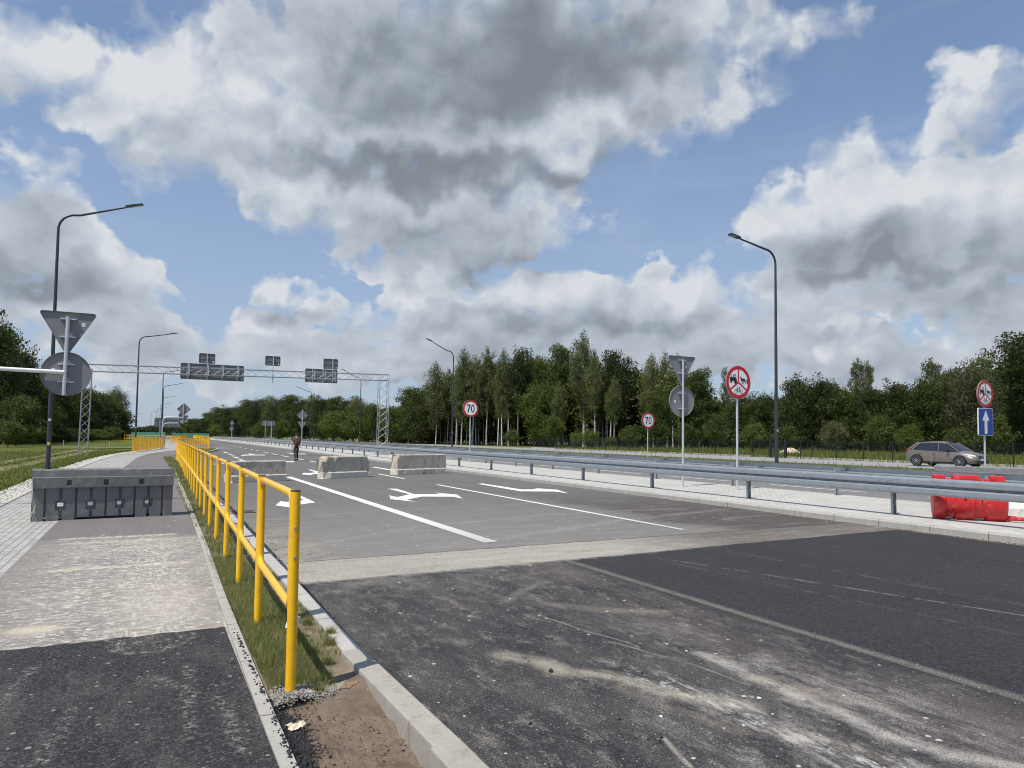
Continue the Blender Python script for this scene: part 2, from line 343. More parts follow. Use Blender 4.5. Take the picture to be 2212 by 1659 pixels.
    # splashes of lime and stone crumbs
    spl=mul(n,n.sm(n.noise(n.v('MULTIPLY',p,(1,.8,0)),11,7,.85),.60,.66),n.sm(n.v('DISTANCE',p,(3.55,3.6,0)),.3,1.3,1,0))
    c=n.mix(mul(n,spl,.8),c,(.55,.53,.50))
    # kerb side grit on the right
    c=n.mix(mul(n,n.sm(XW,12.15,12.5),n.sm(pat2,.4,.6),.7),c,(.30,.26,.2))
    s1=speck(n,p,42,.80); s2=speck(n,p,95,.66,3.3); s3=speck(n,p,17,.94,7.1)
    c=n.mix(mul(n,s1,n.m('ADD',n.m('MULTIPLY',left,.5),.10)),c,(.36,.34,.31)); c=n.mix(mul(n,s2,n.m('ADD',n.m('MULTIPLY',left,.4),.22)),c,(.33,.32,.30))
    return n.mix(mul(n,s3,left,.75),c,(.55,.53,.49))
def zone_old(n,c,p,X,Y):
    gr=n.noise(p,80,3,.7)
    scr=n.noise(n.v('MULTIPLY',warp(n,p,.4,.5),(.35,1.5,0)),2.4,7,.72)
    near=n.sm(Y,9.,24.,1,0)
    c=n.mix(mul(n,n.sm(Y,9.,19.,1,0),n.sm(X,12.,4.,.2,1),.45),c,(.235,.222,.198))
    c=n.mix(mul(n,near,n.sm(scr,.38,.7),.30),c,(.30,.285,.26))
    dk=mul(n,n.sm(n.m('ADD',X,n.m('MULTIPLY',n.m('SUBTRACT',n.noise(p,.5,3,.5),.5),2.4)),8.6,9.9),n.sm(Y,12.,22.,1,0),n.sm(n.noise(n.v('MULTIPLY',warp(n,p,.5,.4),(.5,2.2,0)),1.4,6,.65),.30,.50))
    c=n.mix(mul(n,dk,.82),c,(.060,.049,.043))
    # sandy dirt by the left kerb
    sa=mul(n,n.sm(X,2.6,1.5,0,1),n.sm(Y,15.,9.5,0,1),n.sm(n.noise(p,2.2,6,.7),.42,.56))
    c=n.mix(mul(n,sa,.8),c,(.33,.285,.225))
    # tyre marks and seams
    for pts,w,a in (([(3.2,41.),(8.,42.5),(12.5,43.5)],.10,.5),([(7.2,24.5),(9.2,24.4),(9.9,22.8)],.05,.35),([(6.5,23.3),(7.6,23.5),(8.6,23.2)],.06,.35),([(10.3,20.2),(11.0,20.4),(11.5,20.)],.07,.4)):
        d=polyd(n,warp(n,p,.7,.25),pts); c=n.mix(mul(n,n.sm(d,w*.3,w*1.8,1,0),n.sm(n.noise(p,4,4,.7),.4,.6),a),c,(.045,.043,.04))
    for pts,w,a in (([(2.,10.5),(4.5,12.2),(7.5,13.),(11.,13.2)],.12,.22),([(1.8,14.),(5.,15.2),(9.,15.4)],.10,.18),([(5.,10.2),(8.,11.4),(12.,12.6)],.14,.25)):
        d=polyd(n,warp(n,p,.9,.2),pts); c=n.mix(mul(n,n.sm(d,w*.3,w*1.8,1,0),n.sm(n.noise(p,5,4,.7),.35,.6),a),c,(.36,.34,.31))
    s1=speck(n,p,11,.88,1.7); c=n.mix(mul(n,s1,near,.7),c,(.5,.48,.44))
    yy=n.m('ADD',n.m('SUBTRACT',Y,n.m('MULTIPLY',n.m('SUBTRACT',X,1.5),.030)),n.m('MULTIPLY',n.m('SUBTRACT',n.noise(p,2.5,7,.75),.5),.22))
    sandc=n.mix(n.sm(n.noise(p,40,5,.75),.45,.68),(.27,.25,.215),(.52,.49,.43)); sandc=n.mix(n.m('MULTIPLY',n.sm(X,5.8,8.8),.85),sandc,(.10,.085,.072))
    c=n.mix(n.sm(yy,9.30,9.24),c,sandc)
    cr=mul(n,n.sm(n.m('ABSOLUTE',n.m('SUBTRACT',yy,9.27)),.006,.040,1,0),n.sm(n.noise(p,5,4,.7),.3,.5,.3,1))
    c=n.mix(n.m('MULTIPLY',cr,.85),c,(.040,.034,.028))
    return c
def zone_sand(n,c,p,X,Y):
    gr=n.noise(p,60,5,.75); st=n.noise(n.v('MULTIPLY',warp(n,p,.7,.3),(.4,1.8,0)),2.6,7,.72)
    c=n.mix(n.m('MULTIPLY',n.sm(st,.3,.7),.6),c,(.24,.222,.19)); c=n.mix(n.m('MULTIPLY',n.sm(gr,.50,.7),.5),c,(.55,.52,.46)); c=n.mix(n.m('MULTIPLY',n.sm(n.noise(p,1.3,7,.75),.48,.66),.45),c,(.17,.158,.14))
    dk=mul(n,n.sm(X,5.8,8.8),n.sm(st,.2,.62,.55,1)); c=n.mix(n.m('MULTIPLY',dk,.85),c,(.095,.08,.068))
    s1=speck(n,p,16,.84); return n.mix(n.m('MULTIPLY',s1,.5),c,(.5,.48,.44))
M={}
M['asph_old']=asphalt('old grey asphalt',(.130,.124,.117),.34,.30,zone_old)
M['asph_new']=asphalt('new dark asphalt',(.0275,.0262,.0282),.5,.95,zone_new,.8)
M['sandband']=asphalt('sandy milled strip',(.34,.32,.28),.3,.5,zone_sand,.95)
def zone_far(n,c,p,X,Y): return n.mix(n.m('MULTIPLY',n.sm(n.noise(n.v('MULTIPLY',p,(1,.1,0)),.9,4,.6),.4,.7),.3),c,(.23,.225,.215))
M['asph_far']=asphalt('far carriageway asphalt',(.165,.162,.158),.25,.3,zone_far)
M['asph_service']=asphalt('service road surface',(.27,.27,.268),.18,.2)
def zone_path(n,c,p,X,Y):
    gr=n.noise(p,85,3,.7)
    area=mul(n,n.sm(n.m('ADD',Y,n.m('MULTIPLY',n.noise(p,1.1,4,.6),.9)),12.3,11.8),n.sm(X,-1.5,-.5,.55,1))
    dust=n.noise(n.v('MULTIPLY',warp(n,p,1.2,.2),(.55,1.6,0)),4.2,8,.74); haze_=n.noise(p,.9,4,.6)
    c=n.mix(mul(n,area,n.sm(haze_,.25,.65,.3,1),.45),c,(.33,.30,.262))
    cen=n.sm(n.m('ABSOLUTE',n.m('ADD',X,.25)),.3,1.3,1,.35)
    d1=n.noise(n.v('MULTIPLY',warp(n,p,1.7,.10,5),(.9,1.25,0)),13.,8,.82)
    c=n.mix(mul(n,area,n.sm(dust,.46,.66),n.sm(gr,.3,.58),cen,.7),c,(.46,.43,.375))
    c=n.mix(mul(n,area,n.sm(d1,.50,.59),n.sm(gr,.32,.52),cen,.9),c,(.63,.59,.50))
    for y0,xa,xb,w,a in ((11.76,-1.0,.34,.10,.95),(11.3,-.95,.36,.05,.7),(9.17,-.9,.42,.09,.75),(10.6,-.7,.3,.04,.4),(7.9,-.8,.3,.05,.35)):
        d=segd(n,warp(n,p,2.2,.09,5),(xa,y0),(xb,y0+.04)); c=n.mix(mul(n,n.sm(d,w*.3,w*1.5,1,0),n.sm(n.noise(p,13,6,.82),.42,.56),a*.85),c,(.58,.53,.42))
    d=n.v('LENGTH',n.v('MULTIPLY',n.v('SUBTRACT',warp(n,p,4,.08),(-.72,6.5,0)),(1,1.6,0))); c=n.mix(mul(n,n.sm(d,.05,.3,1,0),.8),c,(.5,.45,.34))
    # curved tyre prints in the dust
    cx=n.m('ADD',n.m('MULTIPLY',n.m('SINE',n.m('MULTIPLY',Y,1.9)),.05),.10)
    tw=warp(n,p,2.2,.10,5); tx=n.n('ShaderNodeSeparateXYZ'); n.l(tw,tx.inputs[0])
    ln=n.sm(n.noise(n.v('MULTIPLY',tw,(5.2,.75,0)),6.,8,.74),.50,.60); bandm=mul(n,n.sm(n.m('ABSOLUTE',n.m('SUBTRACT',X,cx)),.12,.42,1,0),n.sm(Y,12.,11.3),n.sm(n.noise(p,2.6,5,.75),.36,.56))
    c=n.mix(mul(n,ln,bandm,.8),c,(.56,.53,.46))
    d=n.v('LENGTH',n.v('MULTIPLY',n.v('SUBTRACT',warp(n,p,2,.1),(.15,7.,0)),(2.2,.8,0))); c=n.mix(mul(n,n.sm(d,.1,1.4,1,0),.45),c,(.42,.39,.33))
    s=speck(n,p,9,.9); return n.mix(n.m('MULTIPLY',s,.5),c,(.6,.57,.5))
M['path_old']=asphalt('path asphalt',(.158,.145,.141),.25,.34,zone_path)
def zone_pathnew(n,c,p,X,Y):
    gr=n.noise(p,95,3,.75); st=n.noise(n.v('MULTIPLY',warp(n,p,.9,.25),(1,.35,0)),2.3,7,.72)
    c=n.mix(mul(n,n.sm(st,.45,.68),n.sm(gr,.4,.62),.5),c,(.19,.178,.155))
    el_=n.v('LENGTH',n.v('MULTIPLY',n.v('SUBTRACT',warp(n,p,3,.11,5),(.05,5.95,0)),(3.2,2.0,0)))
    ins=n.sm(el_,.82,.98,1,0); tw=warp(n,p,3.,.06,4); tx=n.n('ShaderNodeSeparateXYZ'); n.l(tw,tx.inputs[0])
    ln=n.sm(n.noise(n.v('MULTIPLY',tw,(4.5,1.,0)),8.,8,.76),.48,.60)
    c=n.mix(mul(n,ins,ln,n.sm(n.noise(p,9,6,.8),.42,.60),.5),c,(.38,.36,.32))
    c=n.mix(mul(n,n.sm(n.m('ABSOLUTE',n.m('SUBTRACT',el_,.93)),.01,.12,1,0),n.sm(n.noise(p,12,6,.8),.46,.60),.35),c,(.42,.39,.32))
    for x0,y0,x1,y1 in ((.28,5.1,.22,3.9),(-.6,5.5,-.75,4.2),(-.3,4.6,-.42,3.7),(.1,4.9,.2,4.7),(.4,4.4,.45,3.6),(-.9,5.3,-1.,4.6)):
        d=segd(n,warp(n,p,3,.05,5),(x0,y0),(x1,y1)); c=n.mix(mul(n,n.sm(d,.006,.06,1,0),n.sm(n.noise(p,22,5,.85),.50,.6),.55),c,(.33,.31,.27))
    s1=speck(n,p,22,.84); s2=speck(n,p,55,.7,2.2)
    c=n.mix(n.m('MULTIPLY',s1,.5),c,(.38,.36,.31)); return n.mix(n.m('MULTIPLY',s2,.45),c,(.27,.255,.23))
M['path_new']=asphalt('fresh path asphalt',(.0285,.0272,.0290),.5,1.3,zone_pathnew,.8)
def pavers(name,base,bw,bh,rot=0.,joint=(.12,.115,.105),var=.14):
    m,n,b=newmat(name); p=flat(n,wpos(n))
    br=n.n('ShaderNodeTexBrick'); br.offset=.5
    mp=n.n('ShaderNodeMapping'); mp.inputs['Rotation'].default_value=(0,0,rot); n.l(p,mp.inputs[0]); n.l(mp.outputs[0],br.inputs['Vector'])
    br.inputs['Scale'].default_value=1; br.inputs['Mortar Size'].default_value=.006; br.inputs['Brick Width'].default_value=bw; br.inputs['Row Height'].default_value=bh
    br.inputs['Mortar Smooth'].default_value=.3; br.inputs['Bias'].default_value=0
    br.inputs['Color1'].default_value=(*[q*(1-var) for q in base],1); br.inputs['Color2'].default_value=(*[q*(1+var) for q in base],1); br.inputs['Mortar'].default_value=(*joint,1)
    k=n.m('ADD',n.m('MULTIPLY',n.m('SUBTRACT',n.noise(p,.8,6,.65),.5),.5),n.m('MULTIPLY',n.m('SUBTRACT',n.noise(p,70,3,.7),.5),.35))
    c=n.v('SCALE',br.outputs['Color'],sc=n.m('ADD',k,1.))
    c=n.mix(n.m('MULTIPLY',n.sm(n.noise(p,2.3,6,.7),.55,.75),.35),c,tuple(q*.62 for q in base))
    n.l(c,b.inputs['Base Color']); b.inputs['Roughness'].default_value=.85
    bump(n,b,n.m('SUBTRACT',1.,br.outputs['Fac']),.5,.004); return m
M['pave_path']=pavers('grey block paving',(.35,.343,.318),.2,.1,R(90))
M['pave_med']=pavers('pale block paving',(.46,.45,.415),.2,.1,0,(.2,.195,.18),.08)
def concrete(name,base,dark=(.12,.11,.10),amt=.5,rough=.9,scale=2.5,joints=None):
    m,n,b=newmat(name); p=wpos(n) if joints else opos(n)
    f=n.noise(p,scale,7,.68); f2=n.noise(p,scale*14,4,.65)
    k=n.m('ADD',n.m('MULTIPLY',n.m('SUBTRACT',f,.5),.5),n.m('MULTIPLY',n.m('SUBTRACT',f2,.5),.45))
    c=n.v('SCALE',base,sc=n.m('ADD',k,1.)); st=n.noise(n.v('MULTIPLY',p,(1,1,.35)),scale*2.1,7,.75)
    c=n.mix(n.m('MULTIPLY',n.sm(st,.52,.72),amt),c,dark)
    if joints:
        sx=n.n('ShaderNodeSeparateXYZ'); n.l(p,sx.inputs[0]); fr=n.m('FRACT',n.m('DIVIDE',sx.outputs[1],joints))
        c=n.mix(n.m('MULTIPLY',n.sm(n.m('ABSOLUTE',n.m('SUBTRACT',fr,.5)),.488,.498),.8),c,(.05,.045,.04))
    n.l(c,b.inputs['Base Color']); b.inputs['Roughness'].default_value=rough; bump(n,b,n.m('ADD',f2,st),.35,.01); return m
M['kerb']=concrete('kerb concrete',(.40,.39,.36),(.2,.18,.15),.45,joints=1.0)
M['kerb_med']=concrete('median kerb concrete',(.36,.35,.325),(.19,.17,.14),.5,joints=1.0)
M['kerb_block']=concrete('new kerb block concrete',(.33,.31,.27),(.20,.145,.10),.8,scale=4.)
M['pathkerb']=concrete('path edging concrete',(.36,.345,.31),(.05,.048,.045),.5,scale=7.,joints=1.)
M['barrier_c']=concrete('weathered barrier concrete',(.45,.405,.32),(.15,.125,.095),.7,scale=2.8)
M['barrier_foot']=concrete('pale barrier footing concrete',(.62,.57,.48),(.3,.25,.18),.4,scale=4)
M['white_conc']=concrete('whitewashed concrete',(.6,.59,.56),(.3,.27,.22),.3)
def soil(name,a,b_,c3,scale=6.,bs=.8,grn=None):
    m,n,b=newmat(name); p=wpos(n)
    f=n.noise(p,scale,8,.68); g_=n.noise(p,scale*12,4,.7); st=n.noise(n.v('MULTIPLY',warp(n,p,1.5,.08),(.5,1.7,1)),scale*2,7,.72)
    c=n.mix(n.sm(f,.35,.65),a,b_); c=n.mix(n.m('MULTIPLY',n.sm(st,.45,.7),.6),c,c3); c=n.v('SCALE',c,sc=n.m('ADD',n.m('MULTIPLY',g_,.7),.65))
    s=speck(n,p,30,.93); c=n.mix(n.m('MULTIPLY',s,.6),c,(.4,.36,.3))
    n.l(c,b.inputs['Base Color']); b.inputs['Roughness'].default_value=.95; b.inputs['Specular IOR Level'].default_value=.1
    bump(n,b,n.m('ADD',n.m('ADD',f,st),n.m('MULTIPLY',g_,.5)),bs,.03); return m
M['dirt']=soil('brown soil',(.150,.112,.086),(.205,.160,.125),(.120,.088,.066),6.,.6)
M['clod']=paint('soil crumbs',(.15,.11,.085),.95,0,.3,15.)
M['sandysoil']=soil('sandy soil under thin grass',(.30,.245,.18),(.22,.175,.12),(.13,.12,.055),5.)
def grassground(name,a,b_,dry,scale=1.,track=None):
    m,n,b=newmat(name); p=wpos(n); f=n.noise(p,.35*scale,6,.65); f2=n.noise(p,9*scale,5,.75); f3=n.noise(p,1.6*scale,5,.65)
    c=n.mix(n.sm(f,.35,.65),a,b_); c=n.mix(n.m('MULTIPLY',n.sm(f3,.5,.72),.7),c,dry); c=n.v('SCALE',c,sc=n.m('ADD',n.m('MULTIPLY',f2,1.3),.35))
    if track: c=track(n,c,p)
    n.l(c,b.inputs['Base Color']); b.inputs['Roughness'].default_value=1.; b.inputs['Specular IOR Level'].default_value=.05
    bump(n,b,f2,1.,.12); return m
def trk(n,c,p):
    q=flat(n,warp(n,p,.25,1.1,4))
    for pts,w in (([(-14,14),(-8.2,24),(-6.2,31),(-5.6,42),(-5.2,60),(-5.,90)],.45),([(-17,18),(-10.4,26),(-8.3,33),(-7.4,44),(-6.8,62),(-6.4,90)],.4)):
        d=polyd(n,q,pts); c=n.mix(mul(n,n.sm(d,w*.3,w*1.7,1,0),n.sm(n.noise(p,1.7,6,.72),.36,.6),.9),c,(.33,.265,.18))
    return c
M['verge']=grassground('verge grass ground',(.080,.105,.022),(.125,.14,.038),(.19,.15,.07),1.,trk)
M['meadow']=grassground('meadow grass ground',(.12,.155,.025),(.15,.185,.035),(.16,.16,.05))
M['terrain']=grassground('terrain grass',(.045,.065,.015),(.07,.09,.025),(.11,.10,.04),.5)
def blademat(name,cols):
    m,n,b=newmat(name); g_=n.n('ShaderNodeNewGeometry'); r=g_.outputs['Random Per Island']
    rp=n.n('ShaderNodeValToRGB'); n.l(r,rp.inputs[0]); e=rp.color_ramp.elements
    e[0].position=0; e[0].color=(*cols[0],1); e[1].position=1; e[1].color=(*cols[-1],1)
    for i,c in enumerate(cols[1:-1]): q=e.new((i+1)/(len(cols)-1)); q.color=(*c,1)
    k=n.m('ADD',n.m('MULTIPLY',n.noise(g_.outputs['Position'],.8,3,.6),.9),.55)
    c=n.v('SCALE',rp.outputs[0],sc=k); n.l(c,b.inputs['Base Color']); b.inputs['Roughness'].default_value=.7; b.inputs['Specular IOR Level'].default_value=.15
    t=n.n('ShaderNodeBsdfTranslucent'); n.l(c,t.inputs[0]); mx=n.n('ShaderNodeMixShader'); mx.inputs[0].default_value=.3
    n.l(b.outputs[0],mx.inputs[1]); n.l(t.outputs[0],mx.inputs[2]); n.l(mx.outputs[0],m.node_tree.nodes['Material Output'].inputs[0]); return m
M['blades']=blademat('grass blades',[(.10,.17,.03),(.15,.225,.04),(.24,.26,.09),(.38,.33,.18),(.24,.18,.09),(.13,.20,.04)])
M['blades_verge']=blademat('verge blades',[(.09,.14,.024),(.13,.175,.036),(.20,.18,.06),(.10,.14,.028)])
M['blades_meadow']=blademat('meadow blades',[(.10,.15,.025),(.15,.19,.035),(.24,.21,.07),(.11,.15,.03)])
def leafmat(name,c0,c1,c2):
    m,n,b=newmat(name); g_=n.n('ShaderNodeNewGeometry'); oi=n.n('ShaderNodeObjectInfo')
    c=n.mix(g_.outputs['Random Per Island'],c0,c1); c=n.mix(n.sm(n.noise(opos(n),.55,4,.6),.42,.68,0,.8),c,c2)
    c=n.v('SCALE',c,sc=n.m('ADD',n.m('MULTIPLY',oi.outputs['Random'],.5),.75))
    n.l(c,b.inputs['Base Color']); b.inputs['Roughness'].default_value=.55; b.inputs['Specular IOR Level'].default_value=.3
    t=n.n('ShaderNodeBsdfTranslucent'); n.l(n.v('MULTIPLY',c,(1.1,1.25,.7)),t.inputs[0]); mx=n.n('ShaderNodeMixShader'); mx.inputs[0].default_value=.28
    n.l(b.outputs[0],mx.inputs[1]); n.l(t.outputs[0],mx.inputs[2]); n.l(mx.outputs[0],m.node_tree.nodes['Material Output'].inputs[0]); return m
M['leaf_birch']=leafmat('birch leaves',(.100,.116,.036),(.155,.172,.060),(.066,.080,.026))
M['leaf_dark']=leafmat('dark broad leaves',(.040,.053,.013),(.068,.086,.021),(.024,.034,.008))
M['leaf_mid']=leafmat('mid green leaves',(.070,.094,.018),(.105,.135,.028),(.045,.064,.013))
M['leaf_light']=leafmat('light green leaves',(.085,.115,.018),(.125,.155,.028),(.05,.072,.013))
M['leaf_willow']=leafmat('grey green willow leaves',(.098,.108,.046),(.14,.148,.065),(.066,.078,.03))
def barkmat(name,a,b_,sc):
    m,n,b=newmat(name); p=n.v('MULTIPLY',opos(n),(1,1,1.8)); f=n.noise(p,sc,5,.7)
    n.l(n.mix(n.sm(f,.5,.62),a,b_),b.inputs['Base Color']); b.inputs['Roughness'].default_value=.9; return m
M['bark_birch']=barkmat('white birch bark',(.58,.55,.49),(.09,.08,.07),2.6)
M['bark_grey']=barkmat('grey brown bark',(.24,.205,.155),(.12,.10,.075),3.)
M['bark_dark']=barkmat('dark bark',(.085,.068,.05),(.05,.04,.03),3.)
M['yellow']=paint('yellow enamel',(.88,.485,.010),.30,0,.09,5.,(.42,.26,.07),.45,coat=.25)
M['blackcap']=paint('black plastic cap',(.02,.02,.022),.5)
M['galv']=paint('galvanised steel',(.36,.395,.42),.40,.55,.22,6.,(.52,.55,.57),.4,spec=.5)
M['galv_light']=paint('bright galvanised steel',(.56,.60,.62),.45,.45,.12,6.)
M['galv_truss']=paint('weathered zinc lattice',(.34,.37,.39),.5,.35,.12,6.)
M['galv_arm']=paint('bright zinc tube',(.80,.80,.78),.4,.2,.06,4.)
M['pole_dark']=paint('dark grey lacquered pole',(.035,.042,.055),.38,0,.1,3.)
M['lamp_under']=paint('lamp glass',(.34,.33,.29),.3)
M['signback']=paint('grey sign back',(.215,.215,.218),.55,0,.05,3.)
M['signback_dark']=paint('dark grey board back',(.155,.158,.165),.55,0,.06,3.)
M['white']=paint('white reflective sheet',(.78,.80,.80),.4,0,.03,4.)
M['red']=paint('red reflective sheet',(.50,.010,.022),.4,0,.04,4.)
M['blue']=paint('blue reflective sheet',(.008,.045,.30),.4,0,.05,4.)
M['black']=paint('black sheet',(.012,.012,.013),.5)
M['sticker']=paint('white sticker',(.72,.72,.72),.5,0,.1,90.)
M['redplastic']=paint('red polyethylene',(.53,.018,.022),.36,0,.12,3.,(.62,.24,.2),.4)
M['greyplastic']=paint('grey polyethylene',(.150,.151,.152),.5,0,.14,2.5,(.30,.29,.265),.4,.25,9.)
M['mesh_dark']=paint('dark green wire',(.012,.017,.018),.5)
M['bolt']=paint('zinc bolt',(.38,.40,.42),.4,.7)
M['wood']=paint('scrap wood',(.26,.15,.08),.8,0,.25,12.)
M['stone']=paint('pale sand',(.62,.53,.38),.95,0,.2,2.,bmp=.5,bscale=8)
M['tar']=paint('asphalt crumbs',(.022,.021,.022),.75,0,.3,20.)
M['gravel']=paint('grey gravel',(.30,.28,.25),.9,0,.3,18.)
M['whitegravel']=paint('white gravel',(.50,.48,.43),.9,0,.25,12.)
M['green']=paint('green noise panel',(.045,.19,.125),.6,0,.1,.4)
M['boulder']=paint('grey boulder',(.3,.29,.27),.9,0,.25,3.,bmp=.4,bscale=6)
# worn white road paint: the near end shows the asphalt through its dotted texture
m,n,b=newmat('road paint'); p=flat(n,wpos(n)); sx=n.n('ShaderNodeSeparateXYZ'); n.l(p,sx.inputs[0])
dots=n.vor(p,34,rand=.25); wear=n.sm(sx.outputs[1],16.5,9.6,.0,.40)
hole=n.m('LESS_THAN',dots,n.m('MULTIPLY',wear,1.0)); pc=n.v('SCALE',(.74,.735,.71),sc=n.m('ADD',n.m('MULTIPLY',n.noise(p,6,5,.7),.3),.82))
pc=n.mix(n.m('MULTIPLY',n.sm(sx.outputs[1],18.,10.,0.,.5),n.noise(p,3,4,.6)),pc,(.56,.51,.42))
n.l(n.mix(hole,pc,(.2,.19,.17)),b.inputs['Base Color']); b.inputs['Roughness'].default_value=.6; M['paint']=m

# ================================================================== the setting
def cv(y):                              # the whole road drifts gently to the right far ahead
    if y<10: return 0.
    if y<80: return .00025*(y-10)**2
    return 1.22+min(y-80,130)*.012-max(0,y-230)**2*.0003
def ysteps(y0,y1):
    ys=[y0]; 
    while ys[-1]<y1: ys.append(min(y1,ys[-1]+(1.5 if ys[-1]<30 else 4 if ys[-1]<90 else 10)))
    return ys
def strip(name,x0,x1,z,y0,y1,mat,kind='structure',z2=None):
    b=MB(); ys=ysteps(y0,y1); vs=[];fs=[]
    for i,y in enumerate(ys):
        vs+= [(x0+cv(y),y,z),(x1+cv(y),y,z if z2 is None else z2)]
        if i: fs.append((2*i-2,2*i-1,2*i+1,2*i))
    b.add(vs,fs); return b.build(name,mat,kind=kind)
def profile_strip(name,prof,y0,y1,mat,kind='structure',x=0.,follow=True):   # extrude an (x,z) profile along Y
    b=MB(); ys=ysteps(y0,y1); k=len(prof); vs=[];fs=[]
    for i,y in enumerate(ys):
        c=cv(y) if follow else 0
        vs+=[(x+c+px,y,pz) for px,pz in prof]
        if i:
            for j in range(k): a=(i-1)*k; fs.append((a+j,a+(j+1)%k,a+k+(j+1)%k,a+k+j))
    fs+=[tuple(range(k-1,-1,-1)),tuple(range((len(ys)-1)*k,len(ys)*k))]
    b.add(vs,fs); return b.build(name,mat,kind=kind)
# ground to the horizon
b=MB(); n_=48; xs=[-2600+5200*i/n_ for i in range(n_+1)]
b.add([(x,y,-.32) for y in (-60,2600) for x in xs],[(i,i+1,n_+2+i,n_+1+i) for i in range(n_)]); b.build('ground',M['terrain'],kind='structure')
strip('road',1.38,12.52,0,9.16,520,M['asph_old'])
strip('road_joint',1.38,12.52,-.002,7.95,9.40,M['sandband'])
# fresh asphalt, its far edge slightly slanted and ragged
b=MB(); ne=60; top=[]
for i in range(ne+1):
    x=1.38+11.14*i/ne; top.append((x,7.93+.052*(x-1.5)+rng.normal(0,.012)))
vs=[(x,-12,.004) for x,_ in top]+[(x,y,.004) for x,y in top]
b.add(vs,[(i,i+1,ne+2+i,ne+1+i) for i in range(ne)]); b.build('fresh_road',M['asph_new'],kind='structure')
# median with kerbs, far carriageway, verge, service road
profile_strip('median_kerb',[(0,-.2),(0,.10),(.02,.125),(.16,.125),(.16,-.2)],-12,420,M['kerb_med'],x=12.5)
strip('median',12.655,17.30,.121,-12,420,M['pave_med'])
profile_strip('median_far_kerb',[(0,-.2),(0,.125),(.12,.125),(.14,.10),(.14,-.2)],-12,420,M['kerb_med'],x=17.29)
strip('far_carriageway',17.42,24.6,.0,-12,420,M['asph_far'])
profile_strip('far_kerb',[(0,-.2),(0,.10),(.02,.12),(.16,.12),(.16,-.2)],-12,420,M['kerb_med'],x=24.6)
strip('verge',24.75,40.2,.115,-12,420,M['verge'])
b=MB(); vs=[];fs=[]; 
ys=ysteps(-20,420)
for i,y in enumerate(ys):
    vs+=[(40.2+cv(y),y,.12),(49.4+cv(y),y,.12)]
    if i: fs.append((2*i-2,2*i-1,2*i+1,2*i))
b.add(vs,fs); b.build('service_road',M['asph_service'],kind='structure')
strip('meadow',49.4,400,.10,-40,420,M['meadow'])
# left side: path, paving, gravel strip, verge
def ribbon(name,L,Rr,z,mat,kind='structure',sub=6,zL=None,zR=None):
    b=MB(); vs=[];fs=[]
    def itp(A,y):
        for (x0,y0),(x1,y1) in zip(A,A[1:]):
            if y0<=y<=y1: return x0+(x1-x0)*(y-y0)/(y1-y0)
        return A[-1][0] if y>A[-1][1] else A[0][0]
    y0=max(L[0][1],Rr[0][1]); y1=min(L[-1][1],Rr[-1][1])
    ys=sorted(set([y0,y1]+[q for _,q in L+Rr if y0<q<y1]+[y for y in ysteps(y0,y1)]))
    for i,y in enumerate(ys):
        vs+=[(itp(L,y),y,z if zL is None else zL),(itp(Rr,y),y,z if zR is None else zR)]
        if i: fs.append((2*i-2,2*i-1,2*i+1,2*i))
    b.add(vs,fs); return b.build(name,mat,kind=kind)
PE=[(-2.55,-12),(-2.6,35),(-2.35,45),(-1.97,53.7),(-1.1,62.2),(.5,73.1),(1.5,82),(3.0,159),(3.4,200)]        # outer edge of the walk
AR=[(.56,-12),(.57,4),(.6,7),(.66,10),(.74,15.8),(.9,30),(1.25,50)]                                             # inner edge of the cycle path
ribbon('walkway',PE,[(.56,-12),(.6,7),(.74,15.8),(.9,30),(1.3,50),(2.6,60),(3.4,70),(4.4,82),(5.4,167),(5.6,200)],.098,M['pave_path'])
ribbon('cycle_path',[(-1.32,5.93),(-1.32,20),(-1.2,28),(-.94,35),(-.61,50),(0,58.9),(1.3,67.4),(2.25,71)],[(.565,5.93),(.6,7),(.66,10),(.74,15.8),(.9,30),(1.3,50),(2.2,60),(2.3,71)],.102,M['path_old'])
b=MB(); lo=[(-1.9+2.47*i/40,5.93-.0*i+rng.normal(0,.010)) for i in range(41)]
vs=[(x,-12,.1065) for x,_ in lo]+[(x,y+.06*(x+1.9)/2.4,.1065) for x,y in lo]; b.add(vs,[(i,i+1,42+i,41+i) for i in range(40)]); b.build('fresh_path',M['path_new'],kind='structure')
profile=lambda w,h:[(0,-.2),(0,h),(w,h),(w,-.2)]
def edging(name,A,w,h,mat,off=0.):
    b=MB(); pr=[(0,-.15),(0,h),(w,h),(w,-.15)]; vs=[];fs=[]
    pts=[]
    for (x0,y0),(x1,y1) in zip(A,A[1:]):
        k=max(1,int((y1-y0)/2)); pts+=[(x0+(x1-x0)*i/k,y0+(y1-y0)*i/k) for i in range(k)]
    pts.append(A[-1])
    for i,(x,y) in enumerate(pts):
        vs+=[(x+off+px,y,pz) for px,pz in pr]
        if i:
            for j in range(4): a=(i-1)*4; fs.append((a+j,a+(j+1)%4,a+4+(j+1)%4,a+4+j))
    fs+=[(3,2,1,0),tuple(len(vs)-4+q for q in range(4))]
    b.add(vs,fs); return b.build(name,mat,kind='structure')
edging('path_edging',AR,.075,.118,M['pathkerb'])
edging('walk_edging',[(x,y) for x,y in PE if y<180],.07,.115,M['pathkerb'],-.07)
# grass strip between path and road, ground under it
ribbon('grass_strip',[(.64,4.35),(.67,7),(.73,10),(.81,15.8),(.97,30),(1.32,50)],[(1.28,4.35),(1.30,8),(1.36,16),(1.40,50)],.075,M['sandysoil'])
